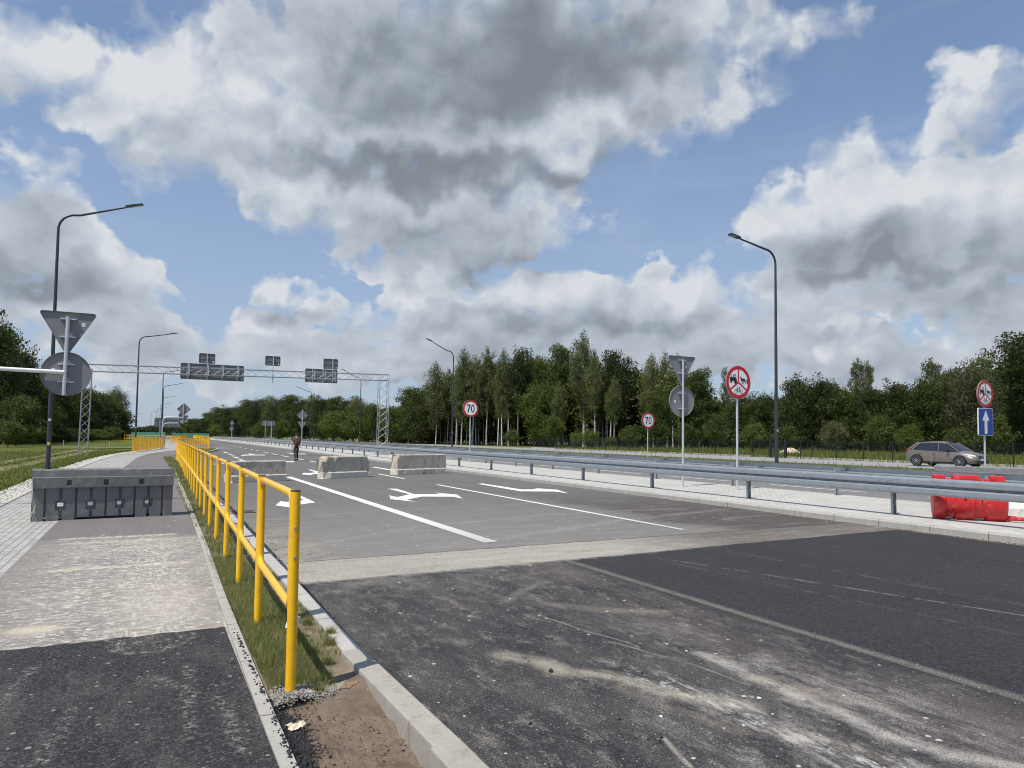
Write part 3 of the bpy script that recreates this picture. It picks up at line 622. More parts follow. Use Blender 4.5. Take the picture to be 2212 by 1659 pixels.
# low kerb behind, two taller new blocks in front
edging('road_kerb',[(1.262,4.96),(1.285,8),(1.33,14),(1.37,50)],.13,.088,M['kerb'])
for i,(ya,yb,xa,xb,h) in enumerate(((3.245,4.95,1.243,1.393,.122),(1.5,3.235,1.235,1.402,.132),(-.4,1.49,1.235,1.402,.132))):
    b=MB(); b.box(((xa+xb)/2,(ya+yb)/2,h/2-.12),(xb-xa,yb-ya,h+.24),.021 if i==0 else 0.,bev=.010); b.build('kerb_block',M['kerb_block'],kind='structure')
# dug soil in front of the railing
b=MB(); nx,ny=34,90; vs=[]
for j in range(ny+1):
    y=-1.+5.5*j/ny
    for i in range(nx+1):
        x=.63+.72*i/nx
        z=.0+.062*math.exp(-((y-4.5)/.28)**2)+.05*math.sin(x*5+y*1.7)*.5+.010*math.sin(y*9+x*14)+.008*math.sin(y*23-x*9)+rng.normal(0,.0055)+.03*math.exp(-((y-4.2)/.35)**2)
        if x<.78: z+=.02
        vs.append((x,y,z-.005))
b.add(vs,[(j*(nx+1)+i,j*(nx+1)+i+1,(j+1)*(nx+1)+i+1,(j+1)*(nx+1)+i) for j in range(ny) for i in range(nx)]); b.build('soil_patch',M['dirt'],smooth=True,kind='structure')
# left verge sloping away, with a worn track
b=MB(); vs=[];fs=[]; LX=[(0,.085),(-.5,.06),(-1.5,.0),(-3.,-.08),(-6,-.16),(-14,-.22),(-60,-.25)]
ys=ysteps(-12,300)
def pe(y):
    for (x0,y0),(x1,y1) in zip(PE,PE[1:]):
        if y0<=y<=y1: return x0+(x1-x0)*(y-y0)/(y1-y0)
    return PE[-1][0]
for i,y in enumerate(ys):
    for dx,z in LX: vs.append((pe(y)-.065+dx,y,z+ (rng.normal(0,.015) if dx<-.6 else 0)))
    if i:
        k=len(LX)
        for j in range(k-1): a=(i-1)*k+j; fs.append((a,a+1,a+k+1,a+k))
b.add(vs,fs); b.build('left_verge',M['verge'],smooth=True,kind='structure')
# island at the turning lane
IS=[(1.36,50),(2.2,54),(3.4,60),(4.7,67),(5.5,72),(6.15,77),(6.35,80),(6.2,82),(5.5,83),(4,82.5),(2.,70),(1.2,60)]
b=MB(); b.prism(IS,-.1,.098); b.build('traffic_island',M['verge'],kind='structure')
b=MB(); 
for (x0,y0),(x1,y1) in zip(IS[:9],IS[1:10]):
    L=math.hypot(x1-x0,y1-y0); b.box(((x0+x1)/2,(y0+y1)/2,.02),(L+.1,.16,.22),math.atan2(y1-y0,x1-x0))
b.build('island_kerb',M['kerb_med'],kind='structure')
b=MB(); b.poly([(-9,86),(-1.2,86),(-.6,90),(-9,89)],.06); b.poly([(5.0,82.5),(8.5,82.5),(8.5,100),(5.0,100)],.006)
b.build('side_road',M['asph_far'],kind='structure')
# road markings
def mark(pts,z=.006): 
    b=MB(); b.poly(pts,z); return b
def zz(ox,oy,k):
    return lambda a,c:P((ox+a*k)/1.8517,(oy+c*k)/1.8517)
z3=zz(1200,1750,.3617); z2=zz(700,1700,.31646); z8=zz(2400,1850,.7667); zf=zz(460,1600,.22604); q2=zz(650,1280,.46293); q3=zz(1600,1280,.4629)
b=MB()
def quad(x0,x1,y0,y1,sk=0.,cvo=True):
    c0,c1=(cv(y0),cv(y1)) if cvo else (0,0); b.poly([(x0+c0,y0),(x1+c0,y0+sk),(x1+c1,y1+sk),(x0+c1,y1)],.006)
b.poly([(4.58,9.86),(4.82,9.90),(4.90,28.2),(4.66,28.2)],.006)          # thick line
b.poly([(8.47,9.95),(8.60,9.98),(8.70,22.4),(8.57,22.4)],.006)
quad(8.52,8.65,25.9,29.4)
for y0,y1 in ((41.6,45.3),(47.5,49.9),(53.6,57.7),(59.5,63.3),(65.2,69.7),(73.7,75.9),(79.8,81.5),(86,88),(92,94),(98,100),(105,107),(112,114),(120,122),(130,132),(140,142),(152,154)): quad(8.55,8.68+.03,y0,y1)
for y0,y1 in ((34.6,38.4),(30.8,32.6)): quad(8.53,8.66,y0,y1)
for x,y0,y1 in ((4.72,46.2,47.2),(4.78,48.2,49.4),(4.85,51.3,53.1),(4.95,55.4,57.2),(5.05,60.3,62.2),(5.1,66.,68.5)): quad(x-.14+.1,x+.14+.1,y0,y1)
for x0,y0,y1 in ((20.35,15.11,19.06),(20.35,20.9,24.9),(20.35,26.9,30.9),(20.35,9.,13.1),(20.35,32.9,36.9),(20.35,39,43),(20.35,45,49),(20.35,51,55),(20.35,57,61),(20.35,65,69)): quad(x0,x0+.13,y0,y1)
quad(17.75,17.87,-8,150); quad(24.2,24.32,-8,150)
b.poly([z3(970,568),z3(1070,568),z3(1260,628),z3(1560,628),z3(1480,611),z3(1735,633),z3(1800,678),z3(1690,657),z3(1350,655),z3(1180,690),z3(1275,713),z3(1000,684),z3(988,642),z3(1075,661),z3(1215,630)],.006)
b.poly([q3(670,1417),q3(712,1414),q3(1055,1466),q3(1200,1463),q3(1145,1453),q3(1360,1468),q3(1455,1500),q3(1340,1484),q3(1040,1482)],.006)
b.poly([z2(1450,872),z2(1525,867),z2(1775,981),z2(1560,1012),z2(1430,1043),z2(1270,1018),z2(1335,963),z2(1400,975),z2(1632,952)],.006)
b.poly([z2(1680,566),z2(1722,565),z2(1850,600),z2(1840,618),z2(1720,622),z2(1755,636),z2(1600,626),z2(1630,605),z2(1690,610),z2(1780,600)],.006)
b.poly([z2(1390,458),z2(1450,460),z2(1515,460),z2(1490,473),z2(1430,470),z2(1385,470)],.006)
b.poly([z2(1405,352),z2(1450,353),z2(1530,364),z2(1655,362),z2(1640,371),z2(1500,370)],.006)
b.poly([z2(830,384),z2(870,376),z2(960,376),z2(920,364),z2(950,362),z2(1010,376),z2(1148,376),z2(1130,386),z2(980,386),z2(900,388),z2(840,392)],.006)
b.poly([z3(785,328),z3(830,327),z3(985,350),z3(1090,351),z3(1090,362),z3(975,361)],.006)
b.poly([z2(1812,423),z2(1850,422),z2(1862,432),z2(1830,431)],.006)
b.poly([zf(1880,1120),zf(1905,1085),zf(1935,1085),zf(2003,1118),zf(1930,1132)],.006)
b.poly([zf(1600,1003),zf(1690,970),zf(1720,970),zf(1735,990),zf(1640,1000)],.006)
b.poly([zf(1745,1130),zf(1775,1130),zf(1770,1142),zf(1750,1142)],.006)
for a,c in ((1330,1430),(1480,1600)): b.poly([zf(a,848),zf(c,856),zf(c,868),zf(a,860)],.012)
b.build('road_marking',M['paint'],kind='structure')

# ================================================================== yellow railings
BAY=1.68
def ringmesh(L,z0=.50,z1=1.165,r=.0255,n=10,rc=.085):
    pts=[]; x0,x1=.056,L-.056
    for cx,cz,a in ((x1-rc,z1-rc,0),(x0+rc,z1-rc,90),(x0+rc,z0+rc,180),(x1-rc,z0+rc,270)):
        pts+= [(cx+rc*math.cos(R(a+15*i)),0,cz+rc*math.sin(R(a+15*i))) for i in range(7)]
    b=MB(); b.tube(pts,r,n,closed=True); return b
_post=MB().tube([(0,0,-.25),(0,0,1.19)],.0302,20).build('post',M['yellow'],smooth=True)
_cap=MB().tube([(0,0,1.190),(0,0,1.197)],.0306,20).build('cap',M['blackcap'],smooth=True)
_ring=ringmesh(BAY,n=14).build('rail_frame',M['yellow'],smooth=True)
_seal=MB().tube([(.056,0,.874),(.056,0,.882)],.0232,12).build('joint_band',M['blackcap'])
_bolt=MB().tube([(-.040,0,0),(-.028,0,0)],.0095,6).build('bolt',M['bolt'])
PROTO=[_post,_cap,_ring,_seal,_bolt]
for q_ in PROTO: COL.objects.unlink(q_)
def inst(o,parent,loc=(0,0,0),rz=0,sc=None,name=None):
    c=o.copy(); COL.objects.link(c); c.parent=parent; c.location=loc; c.rotation_euler=(0,0,rz)
    if sc is not None: c.scale=sc
    if name: c.name=name
    return c
def walk(pts,step,maxn=400):
    out=[];rem=0.; 
    for (x0,y0),(x1,y1) in zip(pts,pts[1:]):
        L=math.hypot(x1-x0,y1-y0); d=rem
        while d<L and len(out)<maxn: out.append((x0+(x1-x0)*d/L,y0+(y1-y0)*d/L)); d+=step
        rem=d-L
    return out
def railing(label,pts,z=.075,maxn=98,detail=0,z_f=None):
    base=walk(pts,BAY,maxn); t=thing('yellow_railing',label,'railing',(base[0][0],base[0][1],z),0,'yellow tube railings along the path')
    ox,oy=base[0]
    for i,(x,y) in enumerate(base):
        p=inst(_post,t,(x-ox,y-oy,0)); 
        if i<30 and detail: inst(_cap,p)
        if i+1<len(base):
            x1,y1=base[i+1]; a=math.atan2(y1-y,x1-x); L=math.hypot(x1-x,y1-y)
            f=inst(_ring,t,(x-ox,y-oy,0),a,(L/BAY,1,1))
            if detail and 0<i<14: inst(_seal,f)
            if detail and i<10:
                for zz_ in (.975,.80): inst(_bolt,p,(0,0,zz_),R(90) if i==0 else R(90)) if i==0 else inst(_bolt,f,(.072,0,zz_))
    return t
railing('long yellow tube railing running from the foreground along the grass strip',[(.79,4.38),(.86,7.82),(.91,11.1),(1.5,47)],detail=1)
railing('yellow railing turning right around the grass island at the turning lane',[(1.5,47),(2.5,56.5),(3.5,64),(4.3,69.5),(5.0,74.5),(5.47,78)],.1)
railing('far yellow railing following the road edge beyond the grass island',[(5.47,78),(6.3,91),(7.25,106),(9,150),(12.2,241)],.1)
railing('distant yellow railing on the left side of the path below the green panels',[(2.0,118),(3.,124),(6,165),(10.6,241)],.1)
railing('farthest yellow railing curving away left behind the dark lamp post',[(2.,118),(.2,120),(-.8,126),(-2.27,147),(-4.2,154)],.1)
# yellow panels filled with fine mesh at the left of the path
t=thing('mesh_guard_panels','row of yellow framed mesh panels standing left of the path by the second lamp post','railing',(-1.11,62.9,.1))
pts=walk([(-1.11,62.9),(1.32,79.8)],2.13)
for i,(x,y) in enumerate(pts):
    p=inst(_post,t,(x+1.11,y-62.9,-.05))
    if i+1<len(pts):
        a=math.atan2(pts[i+1][1]-y,pts[i+1][0]-x); b=MB(); b.tube([(.06,0,.08),(.06,0,1.05),(.12,0,1.12),(2.01,0,1.12),(2.07,0,1.05),(2.07,0,.08)],.024,8,closed=True)
        f=b.build('panel_frame',M['yellow'],t,True,(x+1.11,y-62.9,0),a)
        b=MB()
        for k in range(26): b.box((.1+k*.075,0,.6),(.022,.006,1.0))
        for k in range(8): b.box((1.06,.006,.15+k*.13),(1.98,.006,.01))
        b.build('mesh_infill',M['yellow'],f)

# ================================================================== guardrails
def wprofile(face,zt=.92):
    q=[(.080,-.335),(.060,-.335),(.004,-.300),(.0,-.285),(.0,-.215),(.008,-.20),(.070,-.175),(.070,-.16),(.008,-.135),(.0,-.12),(.0,-.05),(.004,-.035),(.060,.0),(.080,.0)]
    out=[(face*x,zt+z) for x,z in q]; inn=[(face*(x+.006),zt+z) for x,z in q][::-1]
    return out+inn
def guardrail(label,xb,xp,face,y0,y1,ys):
    t=thing('guardrail',label,'guardrail',(xp,y0,.12),0,'galvanised guardrails on the median')
    prof=wprofile(face); b=MB(); vs=[];fs=[]; st=[y0+4*i for i in range(int((y1-y0)/4)+1)]; k=len(prof)
    for i,y in enumerate(st):
        vs+=[(xb-xp+cvr(y)+px,y-y0,pz-.12) for px,pz in prof]
        if i:
            for j in range(k): a=(i-1)*k; fs.append((a+j,a+(j+1)%k,a+k+(j+1)%k,a+k+j))
    b.add(vs,fs); b.build('beam',M['galv'],t)
    # lap joints: the next beam laid over the last, with its bolts
    pm=MB(); fx=-.105*face
    pm.box((0,.055*1,.33),(.10,.005,.84)); pm.box((.05,.03,.33),(.005,.055,.84)); pm.box((-.05,.03,.33),(.005,.055,.84))
    post=pm.build('post',M['galv'],t); sp=MB(); w=abs(xp-xb)-.12; sp.box((-face*(.05+w/2),.02,.64),(w,.12,.2)); spo=sp.build('spacer',M['galv'],post)
    lb=MB(); q=[(x-.0035*face,z) for x,z in wprofile(face)][:14]; vv=[(x,yy,z-.12) for yy in(-.16,.16) for x,z in q]
    lb.add(vv,[(i,i+1,15+i,14+i) for i in range(13)])
    bo=lb
    for dy in(-.1,.1):
        for dz in(.55,.71): bo.box((-.008*face,dy,dz),(.014,.028,.028),bev=.005)
    for dy in (-.12,0,.12): bo.box((.058*face,dy,.633),(.014,.026,.026),bev=.005)
    lap=lb.build('beam_joint',M['galv'],t)
    first=True
    for y in ys:
        x=cvr(y); 
        if first: post.location=(x,y-y0,0); lap.location=(xb-xp+x,y-y0,0); first=False
        else:
            c=post.copy(); COL.objects.link(c); c.location=(x,y-y0,0); d=spo.copy(); COL.objects.link(d); d.parent=c
            if y<70:
                c=lap.copy(); COL.objects.link(c); c.location=(xb-xp+x,y-y0,0)
    return t
def cvr(y): return cv(y)+max(0,y-14)*.011*(1 if y<80 else 0)+(.726 if y>=80 else 0)
guardrail('nearer galvanised steel guardrail along the road edge of the pale median',13.42,13.77,1,-2.6,233,[9.54+4*i for i in range(-3,56)])
guardrail('galvanised guardrail on the far side of the pale median, seen from its back',17.38,17.02,-1,-2.6,233,[9.5+4*i for i in range(-3,56)])
# red reflectors on the near beam
for i,y in enumerate((7.95,7.35,6.2)):
    tag(MB().box((0,0,0),(.006,.07,.016)).build('reflector',M['red'],loc=(13.484,y,.762)),['leftmost of three small red marks in the beam groove above the red barrier','middle of three small red marks in the beam groove above the red barrier','rightmost of three small red marks in the beam groove above the red barrier'][i],'reflector','red marks on the near guardrail')

# ================================================================== signs
def outline(kind,a,b_=0.,rc=.05):
    if kind=='circle': return [(a*math.cos(2*math.pi*i/48),a*math.sin(2*math.pi*i/48)) for i in range(48)]
    if kind=='tri':   pts=[(-a/2,a*.289),(a/2,a*.289),(0,-a*.577)]
    if kind=='dia':   pts=[(0,a),(-a,0),(0,-a),(a,0)][::-1]
    if kind=='rect':  pts=[(-a/2,b_/2),(-a/2,-b_/2),(a/2,-b_/2),(a/2,b_/2)]
    out=[]; n=len(pts)
    for i in range(n):
        p=Vector(pts[i]); q0=(Vector(pts[i-1])-p).normalized(); q1=(Vector(pts[(i+1)%n])-p).normalized()
        for k in range(6):
            s_=k/5; c0=p+q0*rc; c1=p+q1*rc; out.append(tuple((1-s_)**2*c0+2*s_*(1-s_)*p+s_*s_*c1))
    return out
def XZ(y): return lambda pts: [(x,y,z) for x,z in pts]
def plate(b,ol,y0,y1,cx,cz):
    n=len(ol); vs=[(cx+x,y0,cz+z) for x,z in ol]+[(cx+x,y1,cz+z) for x,z in ol]
    b.add(vs,[tuple(range(n)),tuple(range(2*n-1,n-1,-1))]+[(i,n+i,n+(i+1)%n,(i+1)%n) for i in range(n)]); return b
def ringp(b,o1,o2,y,cx,cz):
    n=len(o1); b.add([(cx+x,y,cz+z) for x,z in o1]+[(cx+x,y,cz+z) for x,z in o2],[(i,(i+1)%n,n+(i+1)%n,n+i) for i in range(n)])
def rim(b,ol,y0,y1,cx,cz,sc=.965):
    n=len(ol); inn=[(x*sc,z*sc) for x,z in ol]
    vs=[(cx+x,y,cz+z) for y in(y0,y1) for x,z in ol]+[(cx+x,y,cz+z) for y in(y0,y1) for x,z in inn]
    fs=[]
    for i in range(n):
        k=(i+1)%n; fs+=[(i,k,n+k,n+i),(2*n+i,3*n+i,3*n+k,2*n+k),(i,2*n+i,2*n+k,k)]
    b.add(vs,fs)
def sign_back(t,kind,a,cz,b_=0.,cx=0.,stick=None,clamps=(-.3,.3),nm='sign_plate'):
    ol=outline(kind,a,b_,{'tri':.10,'dia':.08}.get(kind,.05))
    b=MB(); plate(b,ol,.075,.079,cx,cz); rim(b,ol,.045,.075,cx,cz,.975); pl=b.build(nm,M['signback'],t)
    b=MB(); plate(b,[(x*.99,z*.99) for x,z in ol],.0795,.081,cx,cz); b.build('sign_face',M['white'],pl)
    for dz in clamps:
        b=MB(); w=.15; b.box((0,.045,cz+dz),(2*w,.05,.028)); b.tube([(0,0,cz+dz-.014),(0,0,cz+dz+.014)],.038,12); b.build('clamp',M['galv_light'],t)
    if stick:
        b=MB(); b.box((cx+stick[0],.0735,cz+stick[1]),(.062,.002,.088)); b.build('sticker',M['sticker'],pl)
    return pl
def disc_front(t,r,cz,cx=0.):
    ol=outline('circle',r); b=MB(); plate(b,ol,-.055,-.050,cx,cz); rim(b,[(x,z) for x,z in ol],-.050,-.025,cx,cz,.975); pl=b.build('sign_plate',M['signback'],t)
    b=MB(); plate(b,outline('circle',r*.985),-.0575,-.0555,cx,cz); wf=b.build('white_field',M['white'],pl)
    b=MB(); o1=outline('circle',r*.985); o2=outline('circle',r*.775); ringp(b,o1,o2,-.059,cx,cz); b.build('red_border',M['red'],pl)
    for dz in(-.25,.25): MB().box((0,-.03,cz+dz),(.3,.04,.03)).build('clamp',M['galv_light'],t)
    return pl
def flatpoly(b,pts,y,cx,cz,s_=1.): b.add([(cx+x*s_,y,cz+z*s_) for x,z in pts],[tuple(range(len(pts)))])
def stroke(b,pts,w,y,cx,cz,s_=1.,closed=False):
    n=len(pts)
    for i in range(n if closed else n-1):
        a=Vector(pts[i]); c=Vector(pts[(i+1)%n]); d=(c-a).normalized(); nn_=Vector((-d.y,d.x))*w/2; a=a-d*w*.3; c=c+d*w*.3
        flatpoly(b,[tuple(a-nn_),tuple(c-nn_),tuple(c+nn_),tuple(a+nn_)],y-i*.00002,cx,cz,s_)
def elps(cx,cz,rx,rz,n=20): return [(cx+rx*math.cos(2*math.pi*i/n),cz+rz*math.sin(2*math.pi*i/n)) for i in range(n)]
def pole(t,h,r=.030,mat='galv_light',z0=-.1): return MB().tube([(0,0,z0),(0,0,h)],r,16).build('pole',M[mat],t,True)
def sign70(label,x,y,cz,r=.5,z=.12):
    t=thing('speed_limit_sign',label,'sign',(x,y,z),0,'speed limit signs'); cz-=z; pole(t,cz+r*.85); pl=disc_front(t,r,cz)
    b=MB(); s_=r*.46
    flatpoly(b,[(-1.12,1.),(-.12,1.),(-.12,.72),(-.58,-1.),(-.90,-1.),(-.46,.70),(-1.12,.70)],-.0605,0,cz,s_)
    o=elps(.56,0,.50,1.02,32); i_=elps(.56,0,.24,.74,32); n=32; b.add([(x_*s_,-.0605,cz+z_*s_) for x_,z_ in o+i_],[(k,(k+1)%n,n+(k+1)%n,n+k) for k in range(n)])
    b.build('number_70',M['black'],pl); return t
def pictos(pl,cz,r):
    b=MB()
    stroke(b,[(0,0),(0,r*.79)],.052*r/.5,-.0605,0,cz); stroke(b,[(0,0),(-r*.79*math.cos(R(35)),-r*.79*math.sin(R(35)))],.052*r/.5,-.0607,0,cz); stroke(b,[(0,0),(r*.79*math.cos(R(35)),-r*.79*math.sin(R(35)))],.052*r/.5,-.0609,0,cz)
    b.build('red_divider',M['red'],pl)
    y=-.0612; b=MB(); s_=r/1.  # tractor, facing left
    flatpoly(b,[(-.70,.30),(-.20,.28),(-.14,.18),(-.12,.06),(-.36,.06),(-.56,.08),(-.70,.08)],y,0,cz,s_)
    flatpoly(b,elps(-.60,.03,.075,.10),y-.0002,0,cz,s_); flatpoly(b,elps(-.24,.05,.125,.155),y-.0002,0,cz,s_)
    stroke(b,[(-.56,.28),(-.56,.47)],.03,y,0,cz,s_); stroke(b,[(-.42,.28),(-.38,.44),(-.23,.44),(-.21,.28)],.04,y-.0004,0,cz,s_); stroke(b,[(-.31,.44),(-.31,.28)],.02,y,0,cz,s_)
    b.build('tractor_symbol',M['black'],pl); b=MB()   # horse and cart, facing left
    flatpoly(b,[(.12,.33),(.15,.37),(.20,.31),(.28,.25),(.42,.24),(.52,.22),(.54,.14),(.50,.09),(.40,.10),(.28,.08),(.22,.12),(.19,.24),(.13,.25)],y,0,cz,s_)
    for q in ([(.25,.12),(.20,.06),(.24,-.01)],[(.31,.10),(.32,.0),(.31,-.09)],[(.44,.12),(.42,.0),(.38,-.09)],[(.50,.12),(.52,.02),(.58,-.07)],[(.53,.2),(.56,.1),(.57,.02)],[(.50,.12),(.70,.06)]): stroke(b,q,.032,y-.0004,0,cz,s_)
    flatpoly(b,[(.66,.22),(.745,.22),(.76,.08),(.68,.08)],y-.0006,0,cz,s_); flatpoly(b,elps(.715,.0,.045,.09),y-.0008,0,cz,s_)
    b.build('horse_cart_symbol',M['black'],pl); b=MB()   # bicycle, facing left
    for cx_ in(-.19,.22):
        o=elps(cx_,-.57,.135,.135,28); i_=elps(cx_,-.57,.108,.108,28); b.add([(x_*s_,y,cz+z_*s_) for x_,z_ in o+i_],[(k,(k+1)%28,28+(k+1)%28,28+k) for k in range(28)])
    for q in ([(-.19,-.57),(-.10,-.36),(-.12,-.30),(-.07,-.27)],[(-.12,-.40),(.03,-.60),(.10,-.38),(-.11,-.38)],[(.03,-.60),(.22,-.57),(.10,-.38)],[(.10,-.38),(.09,-.31)],[(.04,-.31),(.15,-.31)]): stroke(b,q,.026,y-.0004,0,cz,s_)
    b.build('bicycle_symbol',M['black'],pl)
# near side of the median and beyond
X,Y=15.87,16.09; cz=zof(826,X,Y)
t=thing('prohibition_sign','large round sign with red border barring tractor, horse cart and bicycle, on the median','sign',(X,Y,.12),0,'signs barring tractors, carts and bicycles'); cz-=.12; pole(t,cz+.45,.034); pl=disc_front(t,.5,cz); pictos(pl,cz,.5)
X,Y=27.2,15.3; cz=zof(851,X,Y); cb=zof(911.5,X,Y)
t=thing('one_way_sign_post','round sign barring tractors above a blue board with a white arrow','sign',(X,Y,.12),0,'signs barring tractors, carts and bicycles'); cz-=.12; cb-=.12; pole(t,cz+.45,.034); pl=disc_front(t,.5,cz); pictos(pl,cz,.5)
b=MB(); plate(b,outline('rect',.9,1.0,.05),-.055,-.050,0,cb); rim(b,outline('rect',.9,1.0,.05),-.05,-.02,0,cb,.97); pl=b.build('blue_board',M['white'],t)
b=MB(); plate(b,outline('rect',.865,.965,.045),-.058,-.056,0,cb); b.build('blue_field',M['blue'],pl)
b=MB(); flatpoly(b,[(-.085,-.43),(.085,-.43),(.085,.05),(.22,.05),(0,.43),(-.22,.05),(-.085,.05)],-.0595,0,cb); b.build('white_arrow',M['white'],pl)
sign70('round 70 speed limit sign on the median, left of the forest birches',16.55,37.8,zof(882.5,16.55,37.8))
sign70('round 70 speed limit sign on the far verge, left of the triangle sign back',27.5,35.4,zof(908.5,27.5,35.4),.5,.115)
X,Y=15.12,17.67
t=thing('give_way_sign','grey back of a triangle sign over a round sign on one pole in the median','sign',(X,Y,.12),0,'sign backs facing away')
zt=zof(769,X,Y)-.12; zc=zof(866,X,Y)-.12; pole(t,zof(778,X,Y)-.12,.034)
sign_back(t,'tri',1.15,zt-1.15*.289,stick=(.2,.0),clamps=(.2,-.22)); sign_back(t,'circle',.50,zc,stick=(-.26,-.02),clamps=(.25,-.25))
# left: signs hung from an overhead arm above the path
c0=at(142,807,14.8); t0=at(152,671,14.8)
X,Y=c0[0],c0[1]
t=thing('overhead_arm_signs','grey backs of triangle and round signs hung from a pale arm above the path','sign',(X,Y,.1),0,'sign backs facing away')
zc=c0[2]-.1; zt=t0[2]-.1
MB().tube([(-.02,0,zof(853,X,Y)-.1),(.0,0,zof(683,X,Y)-.1)],.037,16).build('hanger_pole',M['galv_light'],t,True)
sign_back(t,'tri',1.08,zt-1.08*.289-.02,stick=(.28,.06),clamps=(.16,-.22)); sign_back(t,'circle',.46,zc,stick=(-.23,.06),clamps=(.2,-.17))
za=zof(804,X,Y)-.1
b=MB(); b.tube([(-.02,-.0,za),(-1.6,-.02,za+.02),(-2.3,-.03,za),(-2.55,-.03,za-.15),(-2.62,-.03,za-.45)],.042,14); b.build('arm',M['galv_arm'],t,True)
b=MB(); b.tube([(-2.62,-.03,-.2),(-2.62,-.03,za-.4)],.06,14); b.build('mast',M['galv_light'],t,True)
# far cantilever with a diamond and triangles
a=at(350,942,70); X,Y=a[0],a[1]
t=thing('cantilever_sign','distant curved mast with two arms carrying a diamond sign back over a triangle','sign',(X,Y,.1),0,'sign backs facing away')
def rel_(px,py,d=70): q=at(px,py,d); return (q[0]-X,0,q[2]-.1)
h1=rel_(354,900); h2=rel_(396,902)
b=MB(); b.tube([(0,0,-.2),(0,0,h1[2]-.5),(.12,0,h1[2]-.12),(.5,0,h1[2]),(h2[0],0,h1[2]-.05)],.055,10); g1=rel_(385,914); b.tube([(0,0,g1[2]-.5),(.15,0,g1[2]-.08),(.5,0,g1[2]),(g1[0],0,g1[2])],.05,8); b.build('arm',M['galv_light'],t,True)
q=rel_(397.5,872); q2_=rel_(396,915); MB().tube([(q2_[0],0,q2_[2]),(q[0],0,q[2])],.045,8).build('hanger_pole',M['galv_light'],t)
q=rel_(398,883.5); sign_back(t,'dia',.64,q[2],cx=q[0],stick=(.3,0),clamps=()); q=rel_(397,903); sign_back(t,'tri',1.0,q[2],cx=q[0],stick=(.2,.1),clamps=())
q=rel_(391,895); sign_back(t,'tri',.45,q[2],cx=q[0],clamps=())
# diamond and triangle on the far median
a=at(652,943,78); X,Y=a[0],a[1]
t=thing('priority_sign','diamond sign back above a triangle, just right of the walking person','sign',(X,Y,.12),0,'sign backs facing away')
zd=zof(896.5,X,Y)-.12; pole(t,zd+.6,.04); sign_back(t,'dia',.62,zd,stick=(.3,-.02),clamps=(.2,-.2)); sign_back(t,'tri',1.05,zof(910,X,Y)-.12-.303,stick=(.25,.1),clamps=())
a=at(500.5,943,150); X,Y=a[0],a[1]
t=thing('far_sign_post','small distant triangle above a round sign back at the road edge','sign',(X,Y,.12),0,'sign backs facing away')
zd=zof(913.5,X,Y)-.12; pole(t,zd+.3,.05); b=MB(); plate(b,[(x,-z) for x,z in outline('tri',1.05)][::-1],.05,.06,0,zd); b.build('sign_plate',M['signback'],t); sign_back(t,'circle',.45,zof(925.5,X,Y)-.12,clamps=())
a=at(579.5,945,150); X,Y=a[0],a[1]
t=thing('direction_board','grey back of a wide board on two posts before the far trees','sign board',(X,Y,.12))
zb=zof(914.3,X,Y)-.12; sign_back(t,'rect',2.5,zb,1.1,clamps=())
for dx in(-.65,.65): MB().tube([(dx,0,-.1),(dx,0,zb+.5)],.06,8).build('post',M['galv_light'],t)
# far board gantry
a=at(345,940,150); X,Y=a[0],a[1]
t=thing('far_board','large dark sign board back on a thick grey column far up the path','sign board',(X,Y,.1))
l=at(333.5,912,150)[0]-X; r_=at(391,912,150)[0]-X; zb=zof(912.5,X,Y)-.1
b=MB(); plate(b,outline('rect',r_-l,1.95,.1),.1,.14,(l+r_)/2,zb); b.build('board',M['signback_dark'],t)
b=MB()
for k in range(6): b.box((l+.4+(r_-l-.8)*k/5,.06,zb),(.07,.07,1.9))
for dz in(-.55,0,.55): b.box(((l+r_)/2,.09,zb+dz),(r_-l-.2,.02,.06))
b.build('brace',M['galv'],t); MB().tube([(0,0,-.2),(0,0,zb+.4)],.16,12).build('column',M['galv'],t)

# ================================================================== lattice gantry across the road
def lattice(b,p0,p1,wv,dv,rc=.026,rd=.012,cell=.55,sides=4):
    p0=Vector(p0);p1=Vector(p1);w=Vector(wv);d=Vector(dv); c=[(-.5,-.5),(.5,-.5),(.5,.5),(-.5,.5)]
    def Q(k,s_): a,e=c[k%4]; return p0+(p1-p0)*s_+w*a+d*e
    for k in range(4): b.tube([Q(k,0),Q(k,1)],rc,6)
    n=max(2,int((p1-p0).length/cell))
    for k in range(4):
        for i in range(n):
            s0,s1=i/n,(i+1)/n
            if (i+k)%2: b.tube([Q(k,s0),Q(k+1,s1)],rd,4)
            else: b.tube([Q(k+1,s0),Q(k,s1)],rd,4)
        b.tube([Q(k,0),Q(k+1,0)],rd,4); b.tube([Q(k,1),Q(k+1,1)],rd,4)
YG=56.
t=thing('sign_gantry','galvanised lattice gantry spanning the road, carrying dark sign board backs','gantry',(0,YG,0))
b=MB(); lattice(b,(-3.95,0,-.3),(-3.88,0,5.95),(.52,0,0),(0,.5,0)); b.build('column',M['galv_truss'],t)
b=MB(); lattice(b,(16.80,0,.12),(16.80,0,6.15),(.75,0,0),(0,.55,0)); b.box((16.8,0,.16),(1.05,.85,.08)); b.build('column',M['galv_truss'],t)
b=MB(); lattice(b,(-4.15,0,6.0),(17.2,0,6.36),(0,0,.48),(0,.5,0),.026,.012,.62); b.build('truss',M['galv_truss'],t)
